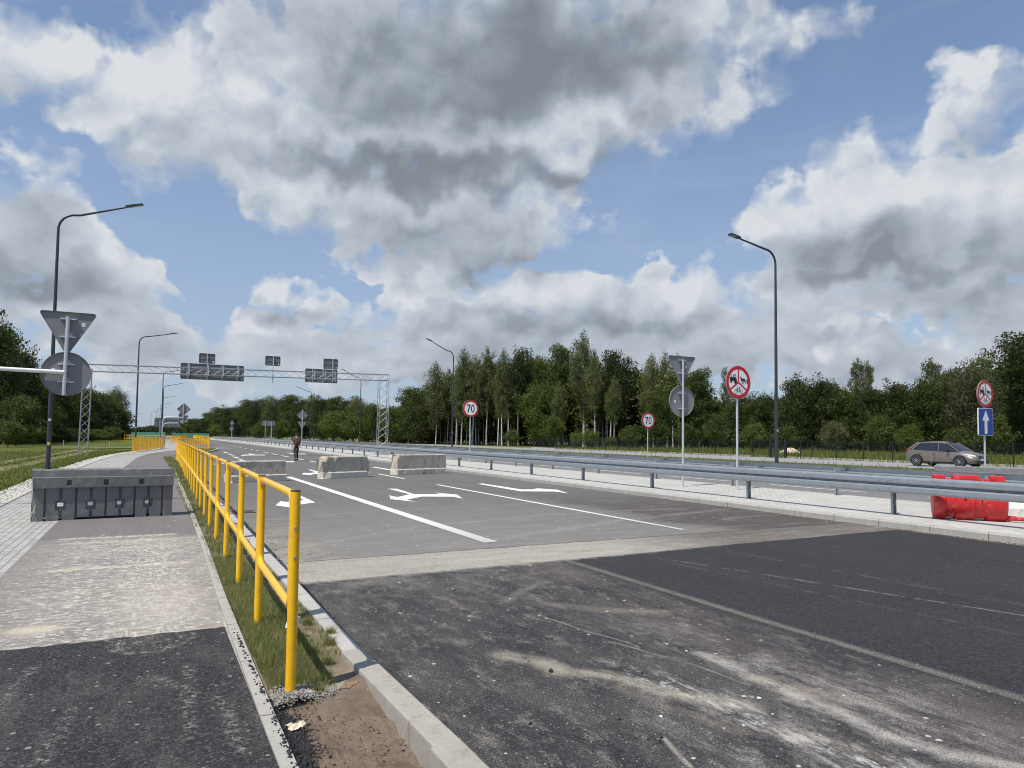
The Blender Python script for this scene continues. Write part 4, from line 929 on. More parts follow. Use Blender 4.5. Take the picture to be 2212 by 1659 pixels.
def board(x0,x1,z0,z1,bx,hx,small=False):
    b=MB(); plate(b,outline('rect',x1-x0,z1-z0,.1),.42,.45,(x0+x1)/2,(z0+z1)/2); rim(b,outline('rect',x1-x0,z1-z0,.1),.38,.42,(x0+x1)/2,(z0+z1)/2,.98); o=b.build('board',M['signback_dark'],t)
    b=MB()
    for h in hx: b.box(((x0+x1)/2,.405,h),(x1-x0-.1,.02,.05))
    b.build('stiffener',M['signback'],o); b=MB()
    for x in bx: b.box((x,.33,(z0+z1)/2),(.06,.06,z1-z0+.05)); 
    for x in bx:
        if not small: b.box((x+.05,-.29,(6.2 if x<9 else 6.25)),(.06,.05,.75))
    b.build('brace',M['galv_light'],o)
    MB().box((x1-.14,.375,z0+.14),(.085,.004,.10)).build('sticker',M['sticker'],o)
board(1.85,6.17,5.56,6.72,(2.34,3.62,4.64,5.68),(6.1,6.5,5.8)); board(3.05,4.15,6.76,7.50,(3.60,),(7.12,),True)
board(7.66,8.77,6.86,7.60,(8.23,),(7.22,),True); MB().box((8.23,.30,6.4),(.07,.06,1.7)).build('hanger_pole',M['galv_light'],t)
board(10.65,13.15,5.74,6.80,(11.2,12.0,12.75),(6.25,)); board(12.04,13.17,6.84,7.66,(12.75,),(7.25,),True)

# ================================================================== street lamps
def lamp(label,x,y,dirx,tipz,reach,near=False,T=10.45,group='street lamps'):
    t=thing('street_lamp',label,'street lamp',(x,y,.1),0,group)
    rb=.088 if near else .09; bz=T-.75
    MB().tube([(0,0,-.2),(0,0,bz*.5),(0,0,bz)],[rb,rb*.8,rb*.58],16).build('pole',M['pole_dark'],t,True)
    pts=[(0,0,bz-.02)]; 
    for i in range(9):
        a=R(90*i/8); pts.append((dirx*.62*(1-math.cos(a)),0,bz+.66*math.sin(a)))
    hx=reach-.62; z1=bz+.66; pts=pts[:-1]+[(dirx*.75,0,z1+.02),(dirx*hx,0,tipz-.02)]
    MB().tube(pts,[rb*.55]*(len(pts)-1)+[rb*.4],12).build('arm',M['pole_dark'],t,True)
    b=MB(); al=math.atan2(tipz-z1,hx-.7); 
    ol=[(0,.05),(.08,.09),(.25,.12),(.62,.13),(.68,.10),(.70,0),(.68,-.10),(.62,-.13),(.25,-.12),(.08,-.09),(0,-.05)]
    mm=Matrix(((dirx,0,0),(0,1,0),(0,0,1)))@Matrix.Rotation(-al*.8,3,'Y'); vs=[mm@Vector((px,py,pz*(1-.35*px/.7))) for pz in(-.03,.055) for px,py in ol]
    vs=[q+Vector((dirx*(hx-.02),0,tipz)) for q in vs]; n=len(ol)
    b.add(vs,[tuple(range(n-1,-1,-1)),tuple(range(n,2*n))]+[(i,(i+1)%n,n+(i+1)%n,n+i) for i in range(n)]); h=b.build('lamp_head',M['pole_dark'],t)
    b=MB(); vs=[mm@Vector((px,py,-.036+.012*px/.7))+Vector((dirx*(hx-.02),0,tipz)) for px,py in((.32,-.095),(.62,-.095),(.62,.095),(.32,.095))]; b.add(vs,[(0,1,2,3)]); b.build('lamp_glass',M['lamp_under'],h)
    b=MB(); b.box((-.0,-rb*.84-.004,2.0),(.09,.004,.09)); b.build('sticker',M['sticker'],t)
    return t
def reachto(px,py,x,y):
    d=ray(px,py); k=y/d.y; return abs(d.x*k-x),H+d.z*k-.1
r1,z1=reachto(308,452,-3.62,34.28); z1-=.0; rR,zR=reachto(1577,511,26.24,24.1)
L1=lamp('tall dark street lamp at far left, behind the hanging sign backs',-3.62,34.28,1,z1,r1,True,T=10.62)
b=MB(); b.add([(.0,-.093,1.06),(-.045,-.093,1.0),(.045,-.093,1.0)],[(0,2,1)]); 
MB().box((0,-.09,1.03),(.10,.004,.12)).build('warning_label',paint('yellow label',(.75,.55,.05)),L1)
lamp('tall dark street lamp on the right, standing between the road and the forest',26.24,24.1,-1,zR,rR,True,T=10.62)
for i,(x,y,l) in enumerate(((-1.1,73,'dark street lamp behind the yellow mesh panels left of the path'),(1.5,113,'third dark street lamp up the left side, in front of the far board'),(2.1,146,'fourth dark lamp up the left side, its arm just right of the third post'),(2.6,195,'small far lamp of the left row whose arm shows low behind the third post'),(2.7,241,'distant lamp of the left row, just left of the far board'),(2.2,286,'tiny distant lamp of the left row, left of the far board'),(.4,330,'tiny lamp near the left row end above the green panels'),(-6,372,'very small far lamp above the left green panels'),(-16,410,'farthest but one lamp where the row bends left'),(-28,445,'farthest visible lamp where the row bends left'))):
    lamp(l,x,y,1,10.75,3.1)
for i,(x,y,l) in enumerate(((27.7,67.8,'dark street lamp left of the birch wood, arm pointing left'),(28.3,106.,'dark street lamp right of the gantry board, partly behind the truss'),(28.9,146.,'small lamp before the dark trees between the gantry boards'),(29.3,188,'faint far lamp before the trees behind the wide board'),(29.6,230,'distant thin lamp near the road end, right side'),(28.,272,'farthest small lamp of the right row above the dark trees'))):
    lamp(l,x,y,-1,11.2 if i<2 else 11.0,3.0)

# ================================================================== concrete barriers
def rough_prism(prof,x0,x1,nseg,amp,chip=None):
    b=MB(); k=len(prof); vs=[];fs=[]
    for i in range(nseg+1):
        x=x0+(x1-x0)*i/nseg
        for (py,pz) in prof:
            e=1.
            vx=x+(rng.normal(0,amp*.4) if 0<i<nseg else rng.normal(0,amp))
            q=Vector((vx,py+rng.normal(0,amp),pz+(rng.normal(0,amp) if pz>.02 else 0)))
            if chip: q=chip(q,i,nseg)
            vs.append(q)
        if i:
            for j in range(k): a=(i-1)*k; fs.append((a+j,a+k+j,a+k+(j+1)%k,a+(j+1)%k))
    fs+=[tuple(range(k)),tuple(len(vs)-1-q for q in range(k))]
    return b.add(vs,fs)
def jersey(label,pL,pR,h,seed,chips):
    (x0,y0),(x1,y1)=pL,pR; L=math.hypot(x1-x0,y1-y0); a=math.atan2(y1-y0,x1-x0)
    t=thing('concrete_barrier',label,'concrete barrier',(x0,y0,0),a,'concrete barriers closing the road')
    def chip(q,i,n):
        for cx,cz,r,d in chips:
            dd=math.hypot(q.x-cx*L,q.z-cz)
            if dd<r: f=(1-dd/r); q=q+Vector(((.5*L-q.x)*.12*f*d,.10*f*d*(1 if q.y<.25 else -.3),-.05*f*d if q.z>h-.1 else .0))
        return q
    D=.5
    up=[(.03,.25),(.055,h-.20),(.06,h-.03),(.085,h),(D-.085,h),(D-.06,h-.03),(D-.055,h-.2),(D-.03,.25)]
    ft=[(.0,.045),(.0,.21),(.03,.248),(D-.03,.248),(D,.21),(D,.045)]
    o1=rough_prism(up,0.,L,22,.0022,chip).build('barrier_body',M['barrier_c'],t)
    o2=rough_prism([(.01,.0)]+ft+[(D-.01,0)],-.015,L+.015,22,.003,chip).build('foot',M['barrier_foot'],t)
    b=MB()
    for fx in(.2,.82):
        b.tube([(L*fx,.030,.36),(L*fx,.14,.36)],.021,10)
    b.build('lifting_hole_shade',M['blackcap'],o1)  # solid black plugs paint the shade of the lifting holes
    return t
rng=np.random.default_rng(5)
b1L,b1R=(2.45,25.0),(4.32,25.8)
jersey('grey concrete barrier behind the yellow railing, leftmost of the three on the road',b1L,b1R,.71,1,[(0,.66,.12,.8),(0,.05,.1,.5)])
jersey('concrete barrier with broken left end, middle one of three on the road',(5.68,26.4),(7.78,27.4),.82,2,[(0,.12,.42,1.6),(0,.8,.28,1.2),(1.,.1,.22,1.),(1.,.75,.16,.8),(.25,.8,.12,.5)])
jersey('concrete barrier with a dark notch in its foot, rightmost of three on the road',(9.21,28.4),(11.73,29.3),.84,3,[(0,.8,.12,.6),(1.,.08,.16,1.),(.55,.02,.14,1.6),(.7,.03,.10,1.3)])

# ================================================================== hollow plastic barriers (grey)
def grey_barrier(label,p,a,damage=True):
    t=thing('plastic_barrier',label,'plastic barrier',(p[0],p[1],p[2]),a,'grey plastic barriers')
    L=2.15; gx=[.19,.64,1.085,1.53,1.975]; hx=[.415,.86,1.305,1.75]
    b=MB(); yF=0.; D=.42
    def slab(x0,x1,z0,z1,y0,y1,bv=.006): 
        if x1-x0>.004 and z1-z0>.004: b.box(((x0+x1)/2,(y0+y1)/2,(z0+z1)/2),(x1-x0,y1-y0,z1-z0),bev=min(bv,(x1-x0)/3,(z1-z0)/3))
    cuts=[(.82,1.0),(1.22,1.46)]                       # fork pockets in the foot
    edges=[0]+sorted(gx+hx)+[L]
    for side,(ya,yb) in enumerate(((0,.05),(D-.05,D))):
        for i in range(len(edges)-1):
            xa,xb=edges[i],edges[i+1]
            ha,hb=xa in hx,xb in hx
            xa2=xa+(.024 if ha else .017 if xa else 0); xb2=xb-(.024 if hb else .017 if xb<L else 0)
            low=.045 if any(c0<xb2 and c1>xa2 for c0,c1 in cuts) else 0.
            def out(ins):                       # outline with the notch beside a square hole
                pl=[(xa2,low)]; pl+=[(xb2,low)]
                if hb: pl+=[(xb2,.165),(xb2-.052,.175),(xb2-.052,.325),(xb2,.335)]
                pl+=[(xb2,.55),(xa2,.55)]
                if ha: pl+=[(xa2,.335),(xa2+.052,.325),(xa2+.052,.175),(xa2,.165)]
                return pl
            pl=out(0); n_=len(pl); b.add([(x_,yy,z_) for yy in(ya,yb) for x_,z_ in pl],[tuple(range(n_)),tuple(range(2*n_-1,n_-1,-1))]+[(k_,n_+k_,n_+(k_+1)%n_,(k_+1)%n_) for k_ in range(n_)])
    for i in range(len(hx)+1):                           # core with square through holes
        xa=(hx[i-1]+.045) if i else .012; xb=(hx[i]-.045) if i<4 else L-.012
        slab(xa,xb,.05,.55,.045,D-.045,.003)
    for x in hx: slab(x-.046,x+.046,.05,.205,.046,D-.046,.002); slab(x-.046,x+.046,.295,.55,.046,D-.046,.002)
    o=b.build('lower_body',M['greyplastic'],t)
    # overhanging head
    prof=[(-.035,.545),(-.04,.56),(-.04,.725),(-.026,.735),(-.012,.855),(-.004,.865),(D+.004,.865),(D+.012,.855),(D+.026,.735),(D+.04,.725),(D+.04,.56),(D+.035,.545)]
    b=MB(); k=len(prof); n=34; vs=[];fs=[]
    for i in range(n+1):
        x=-.006+(L+.012)*i/n
        for y,z in prof:
            dz=0
            if z>.84: dz=-.006*abs(math.sin(i*1.7))-(.010 if i in(3,4,11,22) else 0)
            vs.append((x,y+rng.normal(0,.0012),z+dz))
        if i:
            for j in range(k): a_=(i-1)*k; fs.append((a_+j,a_+k+j,a_+k+(j+1)%k,a_+(j+1)%k))
    fs+=[tuple(range(k)),tuple(len(vs)-1-q for q in range(k))]; b.add(vs,fs); hd=b.build('head',M['greyplastic'],t)
    # square pockets in the head band: only their shade, as flat black faces
    for x in (.53,1.08,1.63):
        b=MB(); w=.05; y0=-.0405; z0,z1=.595,.685
        b.add([(x-w,y0,z0),(x+w,y0,z0),(x+w,y0,z1),(x-w,y0,z1),(x-w*.62,y0-.001,z0+.022),(x+w*.62,y0-.001,z0+.022),(x+w*.62,y0-.001,z1-.006),(x-w*.62,y0-.001,z1-.006)],[(0,1,5,4)])
        b.add([(x-w*.8,y0-.002,z0+.02),(x+w*.55,y0-.002,z0+.02),(x+w*.75,y0-.002,z1-.002),(x-w*.75,y0-.002,z1-.002)],[(0,1,2,3)])
        b.build('pocket_shade',M['blackcap'],hd)
    if damage:
        b=MB(); 
        for j in range(3):
            pts=[(.0+.012*math.sin(k*1.3+j),-.06-.01*j-.01*math.sin(k*.9),.56-.055*k) for k in range(11)]
            pts=[(q[0]+.004*k+.03*j*(k/10)-(.035 if k>7 else 0),q[1],max(q[2],.01)) for k,q in enumerate(pts)]
            b.tube([(0,-.05,.72)]+pts,.0028,4)
        b.build('frayed_string',paint('pale string',(.62,.60,.50),.9),t)
    return t
grey_barrier('long dark grey plastic barrier with four square holes standing across the path',(-1.72,14.28,.102),math.atan2(.22,2.13))
grey_barrier('grey plastic barrier below the parked car, mostly hidden by the guardrail',(17.98,11.35,.16),math.atan2(-1.75,.62),False)

# red plastic barrier lying behind the near guardrail
A=Vector((13.83,8.80,.122)); Bv=Vector((14.64,7.86,.122)); ax=(Bv-A); Lr=ax.length; a=math.atan2(ax.y,ax.x)
t=thing('red_barrier','faded red plastic barrier with round ribs behind the near guardrail','plastic barrier',A,a)
def rsec(w,h0,h1,n=26):                      # belly section seen along the axis: round below, narrow shoulders
    pts=[]
    for i in range(n):
        q=2*math.pi*i/n; y=w*math.cos(q); z=(h0+h1)/2+(h1-h0)/2*math.sin(q)
        z_=(z-h0)/(h1-h0); y*= (1.0 if z_<.5 else 1.0-.52*((z_-.5)/.5)**1.3); 
        if z_<.05: z=h0
        pts.append((y,z))
    return pts
b=MB(); st=[(0,.18,.10,.80),(.02,.27,.02,.87),(.05,.30,.0,.88),(.24,.30,.0,.88),(.27,.268,.05,.84),(.44,.268,.05,.84),(.47,.30,.0,.88),(.62,.305,.0,.88),(.80,.30,.0,.88),(.84,.30,.0,.88),(.86,.27,.05,.84),(1.05,.27,.05,.84),(1.08,.275,.05,.84),(1.12,.30,.0,.88),(1.28,.30,.0,.88),(1.42,.30,.0,.88),(1.50,.27,.02,.84),(1.53,.18,.10,.76)]
vs=[];fs=[]; n=26
for i,(x,w,h0,h1) in enumerate(st):
    vs+=[(x*Lr/1.53,y,z) for y,z in rsec(w,h0,h1*.86,n)]
    if i:
        for j in range(n): k=(i-1)*n; fs.append((k+j,k+n+j,k+n+(j+1)%n,k+(j+1)%n))
fs+=[tuple(range(n)),tuple(len(vs)-1-q for q in range(n))]; b.add(vs,fs); body=b.build('body',M['redplastic'],t,True)
for x0,x1 in ((.02,.28),(.42,1.0),(1.20,1.50)):
    b=MB(); b.box(((x0+x1)/2*Lr/1.53,0,.79),((x1-x0)*Lr/1.53,.24,.15),bev=.05); b.build('top_lug',M['redplastic'],body,True)
b=MB(); b.box((Lr/2,0,.755),(Lr*.9,.16,.08),bev=.02); b.build('ridge',M['redplastic'],body,True)
b=MB(); b.box((Lr+.06,-.06,.07),(.16,.14,.09),bev=.03); b.tube([(Lr+.12,-.06+.07*math.cos(q),.06) if False else (Lr+.20+.085*math.cos(q),-.06+.06*math.sin(q),.06) for q in [2*math.pi*i/16 for i in range(16)]],.032,8,closed=True); b.build('coupling_eye',M['redplastic'],body,True)
b=MB(); y=-.309
b.tube([(.60*Lr/1.53,y+.02,.52),(.63*Lr/1.53,y+.01,.535),(.66*Lr/1.53,y+.02,.53),(.64*Lr/1.53,y+.0,.46),(.635*Lr/1.53,y-.0,.40)],.006,5); b.tube([(.60*Lr/1.53,y,.44),(.635*Lr/1.53,y-.002,.40),(.67*Lr/1.53,y,.44)],.006,5); b.tube([(.985*Lr/1.53,-.275,.50),(.98*Lr/1.53,-.283,.36)],.008,5)
b.build('black_scrawl',M['black'],body)
# whitewashed concrete barrier cut by the right edge
t=thing('white_concrete_barrier','whitewashed concrete barrier at the right edge, right of the red barrier','concrete barrier',(15.45,8.35,.122),math.atan2(-.9,1.0))
rough_prism([(0,0),(0,.18),(.12,.30),(.17,.62),(.33,.62),(.38,.30),(.5,.18),(.5,0)],0,2.,20,.006).build('barrier_body',M['white_conc'],t)

# ================================================================== car
def car(label,x,y,z,heading):
    t=thing('parked_car',label,'car',(x,y,z),heading)
    pm=paint('bronze grey car paint',(.215,.182,.158),.30,.35,.03,2.,coat=.6); gl=paint('tinted glass',(.016,.019,.024),.05,0,.0,1.,spec=.9); dk=paint('black car trim',(.014,.014,.015),.5,0,.1)
    ch=paint('alloy',(.55,.56,.58),.25,.9); ty=paint('tyre rubber',(.018,.018,.018),.8)
    # x, z low, half width, belt z, belt half width, deck z
    S=[(-2.14,.50,.62,.80,.60,.92),(-2.10,.36,.78,.92,.72,1.00),(-1.95,.28,.86,.98,.80,1.06),(-1.5,.24,.89,1.0,.84,1.06),(-.9,.22,.885,.98,.85,1.03),(0,.22,.885,.95,.85,1.0),(.7,.22,.885,.92,.84,.98),(1.0,.22,.885,.92,.82,1.0),(1.3,.24,.89,.90,.78,.98),(1.6,.26,.885,.85,.72,.93),(1.9,.26,.84,.76,.64,.86),(2.08,.28,.74,.66,.56,.76),(2.17,.36,.60,.56,.48,.62)]
    vs=[];fs=[];b=MB()
    for i,(x_,zl,w,zb,wb,zd) in enumerate(S):
        ring=[(w*.86,zl),(w*.97,zl+.08),(w,zl+.22),(w*.995,(zl+zb)/2+.08),(wb+.02,zb),(wb*.9,zd-.015),(wb*.45,zd+.015)]
        ring=ring+[(-a_,c_) for a_,c_ in ring[::-1]]
        vs+=[(x_,a_,c_) for a_,c_ in ring]; k=len(ring)
        if i:
            for j in range(k): q=(i-1)*k; fs.append((q+j,q+(j+1)%k,q+k+(j+1)%k,q+k+j))
    fs+=[tuple(range(k-1,-1,-1)),tuple(len(vs)-k+q for q in range(k))]; b.add(vs,fs); body=b.build('body',pm,t,True)
    # greenhouse: dark glass volume, roof and pillars over it
    G_=[(-2.02,1.02,.70,1.06,.66),(-1.72,1.0,.78,1.36,.62),(-1.35,1.0,.82,1.52,.60),(-.7,.98,.835,1.575,.60),(-.1,.96,.84,1.58,.60),(.35,.95,.835,1.53,.585),(.75,.95,.82,1.30,.62),(1.18,.95,.78,.99,.72)]
    b=MB(); vs=[];fs=[]
    for i,(x_,z0,w0,z1,w1) in enumerate(G_):
        ring=[(w0,z0),((w0*.55+w1*.45),z0+(z1-z0)*.5),(w1,z1-.03),(w1*.6,z1),(-w1*.6,z1),(-w1,z1-.03),(-(w0*.55+w1*.45),z0+(z1-z0)*.5),(-w0,z0)]
        vs+=[(x_,a_,c_) for a_,c_ in ring]; k=8
        if i:
            for j in range(k): q=(i-1)*k; fs.append((q+j,q+(j+1)%k,q+k+(j+1)%k,q+k+j))
    fs+=[tuple(range(k-1,-1,-1)),tuple(len(vs)-k+q for q in range(k))]; b.add(vs,fs); b.build('window',gl,t,True)
    b=MB(); R_=[q for q in G_ if q[0]<.5]; vs=[];fs=[]
    for i,(x_,z0,w0,z1,w1) in enumerate(R_):
        ring=[(w1+.035,z1-.085),(w1+.012,z1-.02),(w1*.6,z1+.012),(-w1*.6,z1+.012),(-w1-.012,z1-.02),(-w1-.035,z1-.085)]; vs+=[(x_,a_,c_) for a_,c_ in ring]; k=6
        if i:
            for j in range(k-1): q=(i-1)*k; fs.append((q+j,q+j+1,q+k+j+1,q+k+j))
    b.add(vs,fs); b.build('roof',pm,t,True)
    for s_ in(-1,1):
        b=MB()
        def pil(x0,z0,w0,x1,z1,w1,th): b.tube([(x0,s_*w0,z0),((x0+x1)/2,s_*((w0+w1)/2+.012),(z0+z1)/2),(x1,s_*w1,z1)],th,6)
        pil(1.20,.97,.775,.36,1.52,.60,.038); pil(-2.0,1.02,.72,-1.35,1.5,.63,.075); pil(-1.75,1.0,.80,-1.2,1.50,.64,.06)
        b.build('pillar',pm,t,True)
        b=MB(); pil(.02,.97,.845,-.12,1.53,.625,.030); b.build('door_pillar',dk,t,True)
        MB().tube([(-1.45,s_*.56,1.55),(-1.3,s_*.56,1.60),(.2,s_*.56,1.61),(.35,s_*.56,1.56)],.017,6).build('roof_rail',dk,t,True)
        b=MB(); b.box((.62,s_*.97,1.03),(.14,.20,.13),bev=.04); b.build('mirror',dk,t,True)
        for xx in(-.35,-1.15):
            MB().box((xx,s_*.896,.83),(.20,.03,.035),bev=.01).build('door_handle',ch if False else pm,t)
        for xx in(.72,-.22): MB().box((xx,s_*.8915,.58),(.010,.006,.62)).build('door_seam',dk,t)
        b=MB(); b.box((0,s_*.885,.27),(2.1,.05,.12),bev=.02); b.build('sill',dk,t)
        for wx in(-1.36,1.29):
            b=MB(); o=[(wx+.415*math.cos(R(q)),.345+.415*math.sin(R(q))) for q in range(-20,201,10)]; i_=[(wx+.352*math.cos(R(q)),.345+.352*math.sin(R(q))) for q in range(-20,201,10)]
            n=len(o); vv=[(x_,s_*.902,z_) for x_,z_ in o+i_]+[(x_,s_*.84,z_) for x_,z_ in o+i_]; b.add(vv,[(k,k+1,n+k+1,n+k) for k in range(n-1)]+[(k,k+1,2*n+k+1,2*n+k) for k in range(n-1)]); b.build('arch_trim',dk,t)
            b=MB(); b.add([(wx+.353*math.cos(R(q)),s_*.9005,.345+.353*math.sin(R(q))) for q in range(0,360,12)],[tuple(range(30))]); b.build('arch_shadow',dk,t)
            w=thing('wheel',None,None,(wx,s_*.86,.345)); w.parent=t
            for k_ in('label','category'): 
                if k_ in w: del w[k_]
            b=MB(); pr=[(-.1,.24),(-.11,.31),(-.085,.342),(.0,.347),(.085,.342),(.11,.31),(.1,.24)]; n=28; vs=[]
            for k in range(n): q=2*math.pi*k/n; vs+=[(r_*math.cos(q),yy,r_*math.sin(q)) for yy,r_ in pr]
            m_=len(pr); b.add(vs,[(k*m_+j,k*m_+j+1,((k+1)%n)*m_+j+1,((k+1)%n)*m_+j) for k in range(n) for j in range(m_-1)]); b.build('tyre',ty,w,True)
            b=MB(); b.add([(.245*math.cos(2*math.pi*k/24),s_*.04,.245*math.sin(2*math.pi*k/24)) for k in range(24)],[tuple(range(24))]); b.build('brake_disc',dk,w)
            b=MB()
            for k in range(10): q=2*math.pi*k/10; b.tube([(.05*math.cos(q),s_*.10,.05*math.sin(q)),(.235*math.cos(q),s_*.085,.235*math.sin(q))],[.016,.013],5)
            b.tube([(.238*math.cos(2*math.pi*k/28),s_*.10,.238*math.sin(2*math.pi*k/28)) for k in range(28)],.011,5,closed=True); b.tube([(0,s_*.07,0),(0,s_*.115,0)],.05,10); b.build('rim',ch,w)
        b=MB(); pts=[(1.72,.80,.74),(1.95,.74,.70),(2.08,.60,.66),(2.06,.60,.76),(1.86,.70,.83),(1.62,.80,.86)]; b.add([(x_,s_*(y_+.03),z_) for x_,y_,z_ in pts],[tuple(range(6))] if s_<0 else [tuple(range(5,-1,-1))]); b.build('headlight',paint('headlight glass',(.75,.77,.78),.12,.3),t)
        b=MB(); b.box((-2.03,s_*.72,.98),(.14,.22,.15),bev=.03); b.build('tail_light',paint('red lens',(.35,.01,.01),.2),t)
        b=MB(); b.tube([(2.13,s_*.62,.40),(2.02,s_*.74,.40)],.05,8); b.build('fog_light',dk,t)
    b=MB(); b.box((2.145,0,.66),(.06,.90,.13),bev=.02); gr=b.build('grille',dk,t); b=MB(); b.box((2.15,0,.36),(.10,1.15,.20),bev=.03); b.build('bumper_trim',dk,t)
    b=MB(); b.tube([(2.185,.07*math.cos(q),.67+.055*math.sin(q)) for q in [2*math.pi*i/14 for i in range(14)]],.010,5,closed=True); b.box((2.186,0,.67),(.012,.17,.022)); b.tube([(2.18,-.20,.74),(2.185,-.07,.64),(2.185,0,.615),(2.185,.07,.64),(2.18,.2,.74)],.011,5); b.build('emblem',ch,gr)
    b=MB(); b.box((2.19,0,.50),(.012,.50,.105)); b.build('number_plate',M['white'],t)
    b=MB(); 
    for k in range(7): 
        if k!=2: b.box((2.198,-.17+.058*k,.50),(.004,.030,.062))
    b.build('plate_characters',M['black'],t)
    b=MB(); b.box((0,0,.26),(3.4,1.4,.12)); b.build('underbody',dk,t)
    return t
car('brown grey five-door car on the service road in front of the mesh fence',44.9,27.6,.125,R(-90+3))

# ================================================================== person walking away
def skinned(name,mat,pts,edges,rad,parent,sub=2,root=0):
    me=bpy.data.meshes.new(name); me.from_pydata(pts,edges,[]); o=bpy.data.objects.new(name+'_src',me); COL.objects.link(o)
    o.modifiers.new('s','SKIN'); 
    if not me.skin_vertices: 
        bm=bmesh.new(); bm.from_mesh(me); bm.verts.layers.skin.verify(); bm.to_mesh(me); bm.free()
    for i,r in enumerate(rad): 
        sv=me.skin_vertices[0].data[i]; sv.radius=(r,r) if not isinstance(r,tuple) else r; sv.use_root=(i==root)
    ss=o.modifiers.new('u','SUBSURF'); ss.levels=sub; ss.render_levels=sub
    dg=bpy.context.evaluated_depsgraph_get(); dg.update(); m2=bpy.data.meshes.new_from_object(o.evaluated_get(dg)); m2.name=name
    m2.materials.clear(); m2.materials.append(mat); m2.polygons.foreach_set('use_smooth',[True]*len(m2.polygons))
    bpy.data.objects.remove(o); r=bpy.data.objects.new(name,m2); COL.objects.link(r); r.parent=parent; return r
pt=thing('person','person in red checked shirt and dark jeans walking away on the road','person',(8.33,46.37,0),R(4))
skin=paint('skin',(.50,.30,.22),.6,0,.05); hair=paint('dark brown hair',(.030,.022,.018),.8,0,.2,20.); jean=paint('dark jeans',(.022,.027,.038),.9,0,.25,8.); 
m,n,b=newmat('red checked shirt'); p=opos(n); sx=n.n('ShaderNodeSeparateXYZ'); n.l(p,sx.inputs[0])
fz=n.m('FRACT',n.m('MULTIPLY',sx.outputs[2],9.)); fx=n.m('FRACT',n.m('MULTIPLY',sx.outputs[0],8.))
c=n.mix(n.m('GREATER_THAN',fz,.62),(.26,.020,.028),(.02,.012,.014)); c=n.mix(n.m('LESS_THAN',fz,.16),c,(.5,.42,.38)); c=n.mix(n.m('MULTIPLY',n.m('GREATER_THAN',fx,.72),.6),c,(.03,.01,.015)); n.l(c,b.inputs['Base Color']); b.inputs['Roughness'].default_value=.9; shirt=m
# joints: pelvis, spine, chest, neck, head ; legs ; arms  (x right, y forward, z up)
J=[(0,0,.95),(0,.0,1.12),(0,.0,1.32),(0,.01,1.45),(0,.02,1.52),(0,.03,1.62),(0,.03,1.71),
   (-.10,0,.90),(-.115,-.02,.50),(-.12,-.26,.17),(-.125,-.30,.10),(-.12,-.19,.02),     # left leg trailing, heel up
   (.09,.0,.90),(.075,.05,.49),(.085,.02,.09),(.085,.0,.045),(.09,.14,.035),          # right leg standing
   (-.19,.0,1.39),(-.25,-.03,1.12),(-.265,.03,.87),(-.265,.05,.79),(-.262,.06,.73),
   (.19,.0,1.39),(.25,.0,1.14),(.24,.22,1.10),(.22,.28,1.12)]
Ed=[(0,1),(1,2),(2,3),(3,4),(4,5),(5,6),(0,7),(7,8),(8,9),(9,10),(10,11),(0,12),(12,13),(13,14),(14,15),(15,16),(2,17),(17,18),(18,19),(19,20),(20,21),(2,22),(22,23),(23,24),(24,25)]
Rd=[(.12,.08),(.11,.075),(.14,.085),.06,.052,(.078,.09),(.062,.075),.085,.058,.040,.036,.028,.085,.058,.042,.036,.030,.058,.044,.033,.030,.020,.058,.044,.033,.026]
body=skinned('body',skin,J,Ed,Rd,pt)
skinned('trousers',jean,[J[0],(0,0,1.0),J[7],J[8],J[9],(-.122,-.285,.13),J[12],J[13],(.085,.02,.10)],[(1,0),(0,2),(2,3),(3,4),(4,5),(0,6),(6,7),(7,8)],[(.165,.115),(.155,.11),.10,.072,.056,.054,.10,.072,.058],pt)
skinned('shirt',shirt,[(0,0,.86),(0,0,1.10),(0,0,1.30),(0,.01,1.44),J[17],(-.235,-.02,1.20),J[22],(.235,0,1.20)],[(0,1),(1,2),(2,3),(2,4),(4,5),(2,6),(6,7)],[(.195,.145),(.175,.13),(.20,.13),.085,.085,.074,.085,.074],pt,root=0)
skinned('hair',hair,[(0,.03,1.725),(0,-.01,1.66),(0,-.05,1.57)],[(0,1),(1,2)],[(.085,.085),(.098,.095),(.080,.060)],pt)
b=MB(); b.box((-.118,-.24,.035),(.085,.27,.06),M=Matrix.Rotation(R(-38),3,'X'),bev=.02); sh1=b.build('shoe',M['blackcap'],pt)
b=MB(); b.box((.09,.06,.04),(.09,.28,.08),bev=.025); b.build('shoe',M['blackcap'],pt)
for (hx,hy,hz),dr in (((-.262,.06,.73),(0,.15,-1)),((.22,.28,1.12),(-.3,.9,.2))):        # fingers
    d=Vector(dr).normalized(); s_=d.cross(Vector((1,0,0))).normalized(); 
    b=MB()
    for k,L in enumerate((.065,.075,.08,.07)):
        o=Vector((hx,hy,hz))+s_*(k-1.5)*.019; b.tube([o-d*.02,o+d*L*.6,o+d*L+Vector((.012,0,0))],[.010,.009,.007],6)
    o=Vector((hx,hy,hz)); b.tube([o-s_*.03,o-s_*.05+d*.025,o-s_*.048+d*.05],[.011,.010,.008],6); b.build('hand',skin,body,True)
bp=thing('backpack','grey brown backpack worn by the walking person','backpack',(8.33,46.37,0),R(4))
b=MB(); b.box((.02,-.19,1.20),(.31,.15,.46),bev=.06); bk=b.build('pack',paint('grey brown nylon',(.085,.075,.068),.85,0,.2,6.),bp,True)
b=MB(); b.box((.02,-.27,1.12),(.23,.05,.24),bev=.022); b.build('front_pocket',paint('dark nylon',(.05,.045,.043),.85),bk,True)
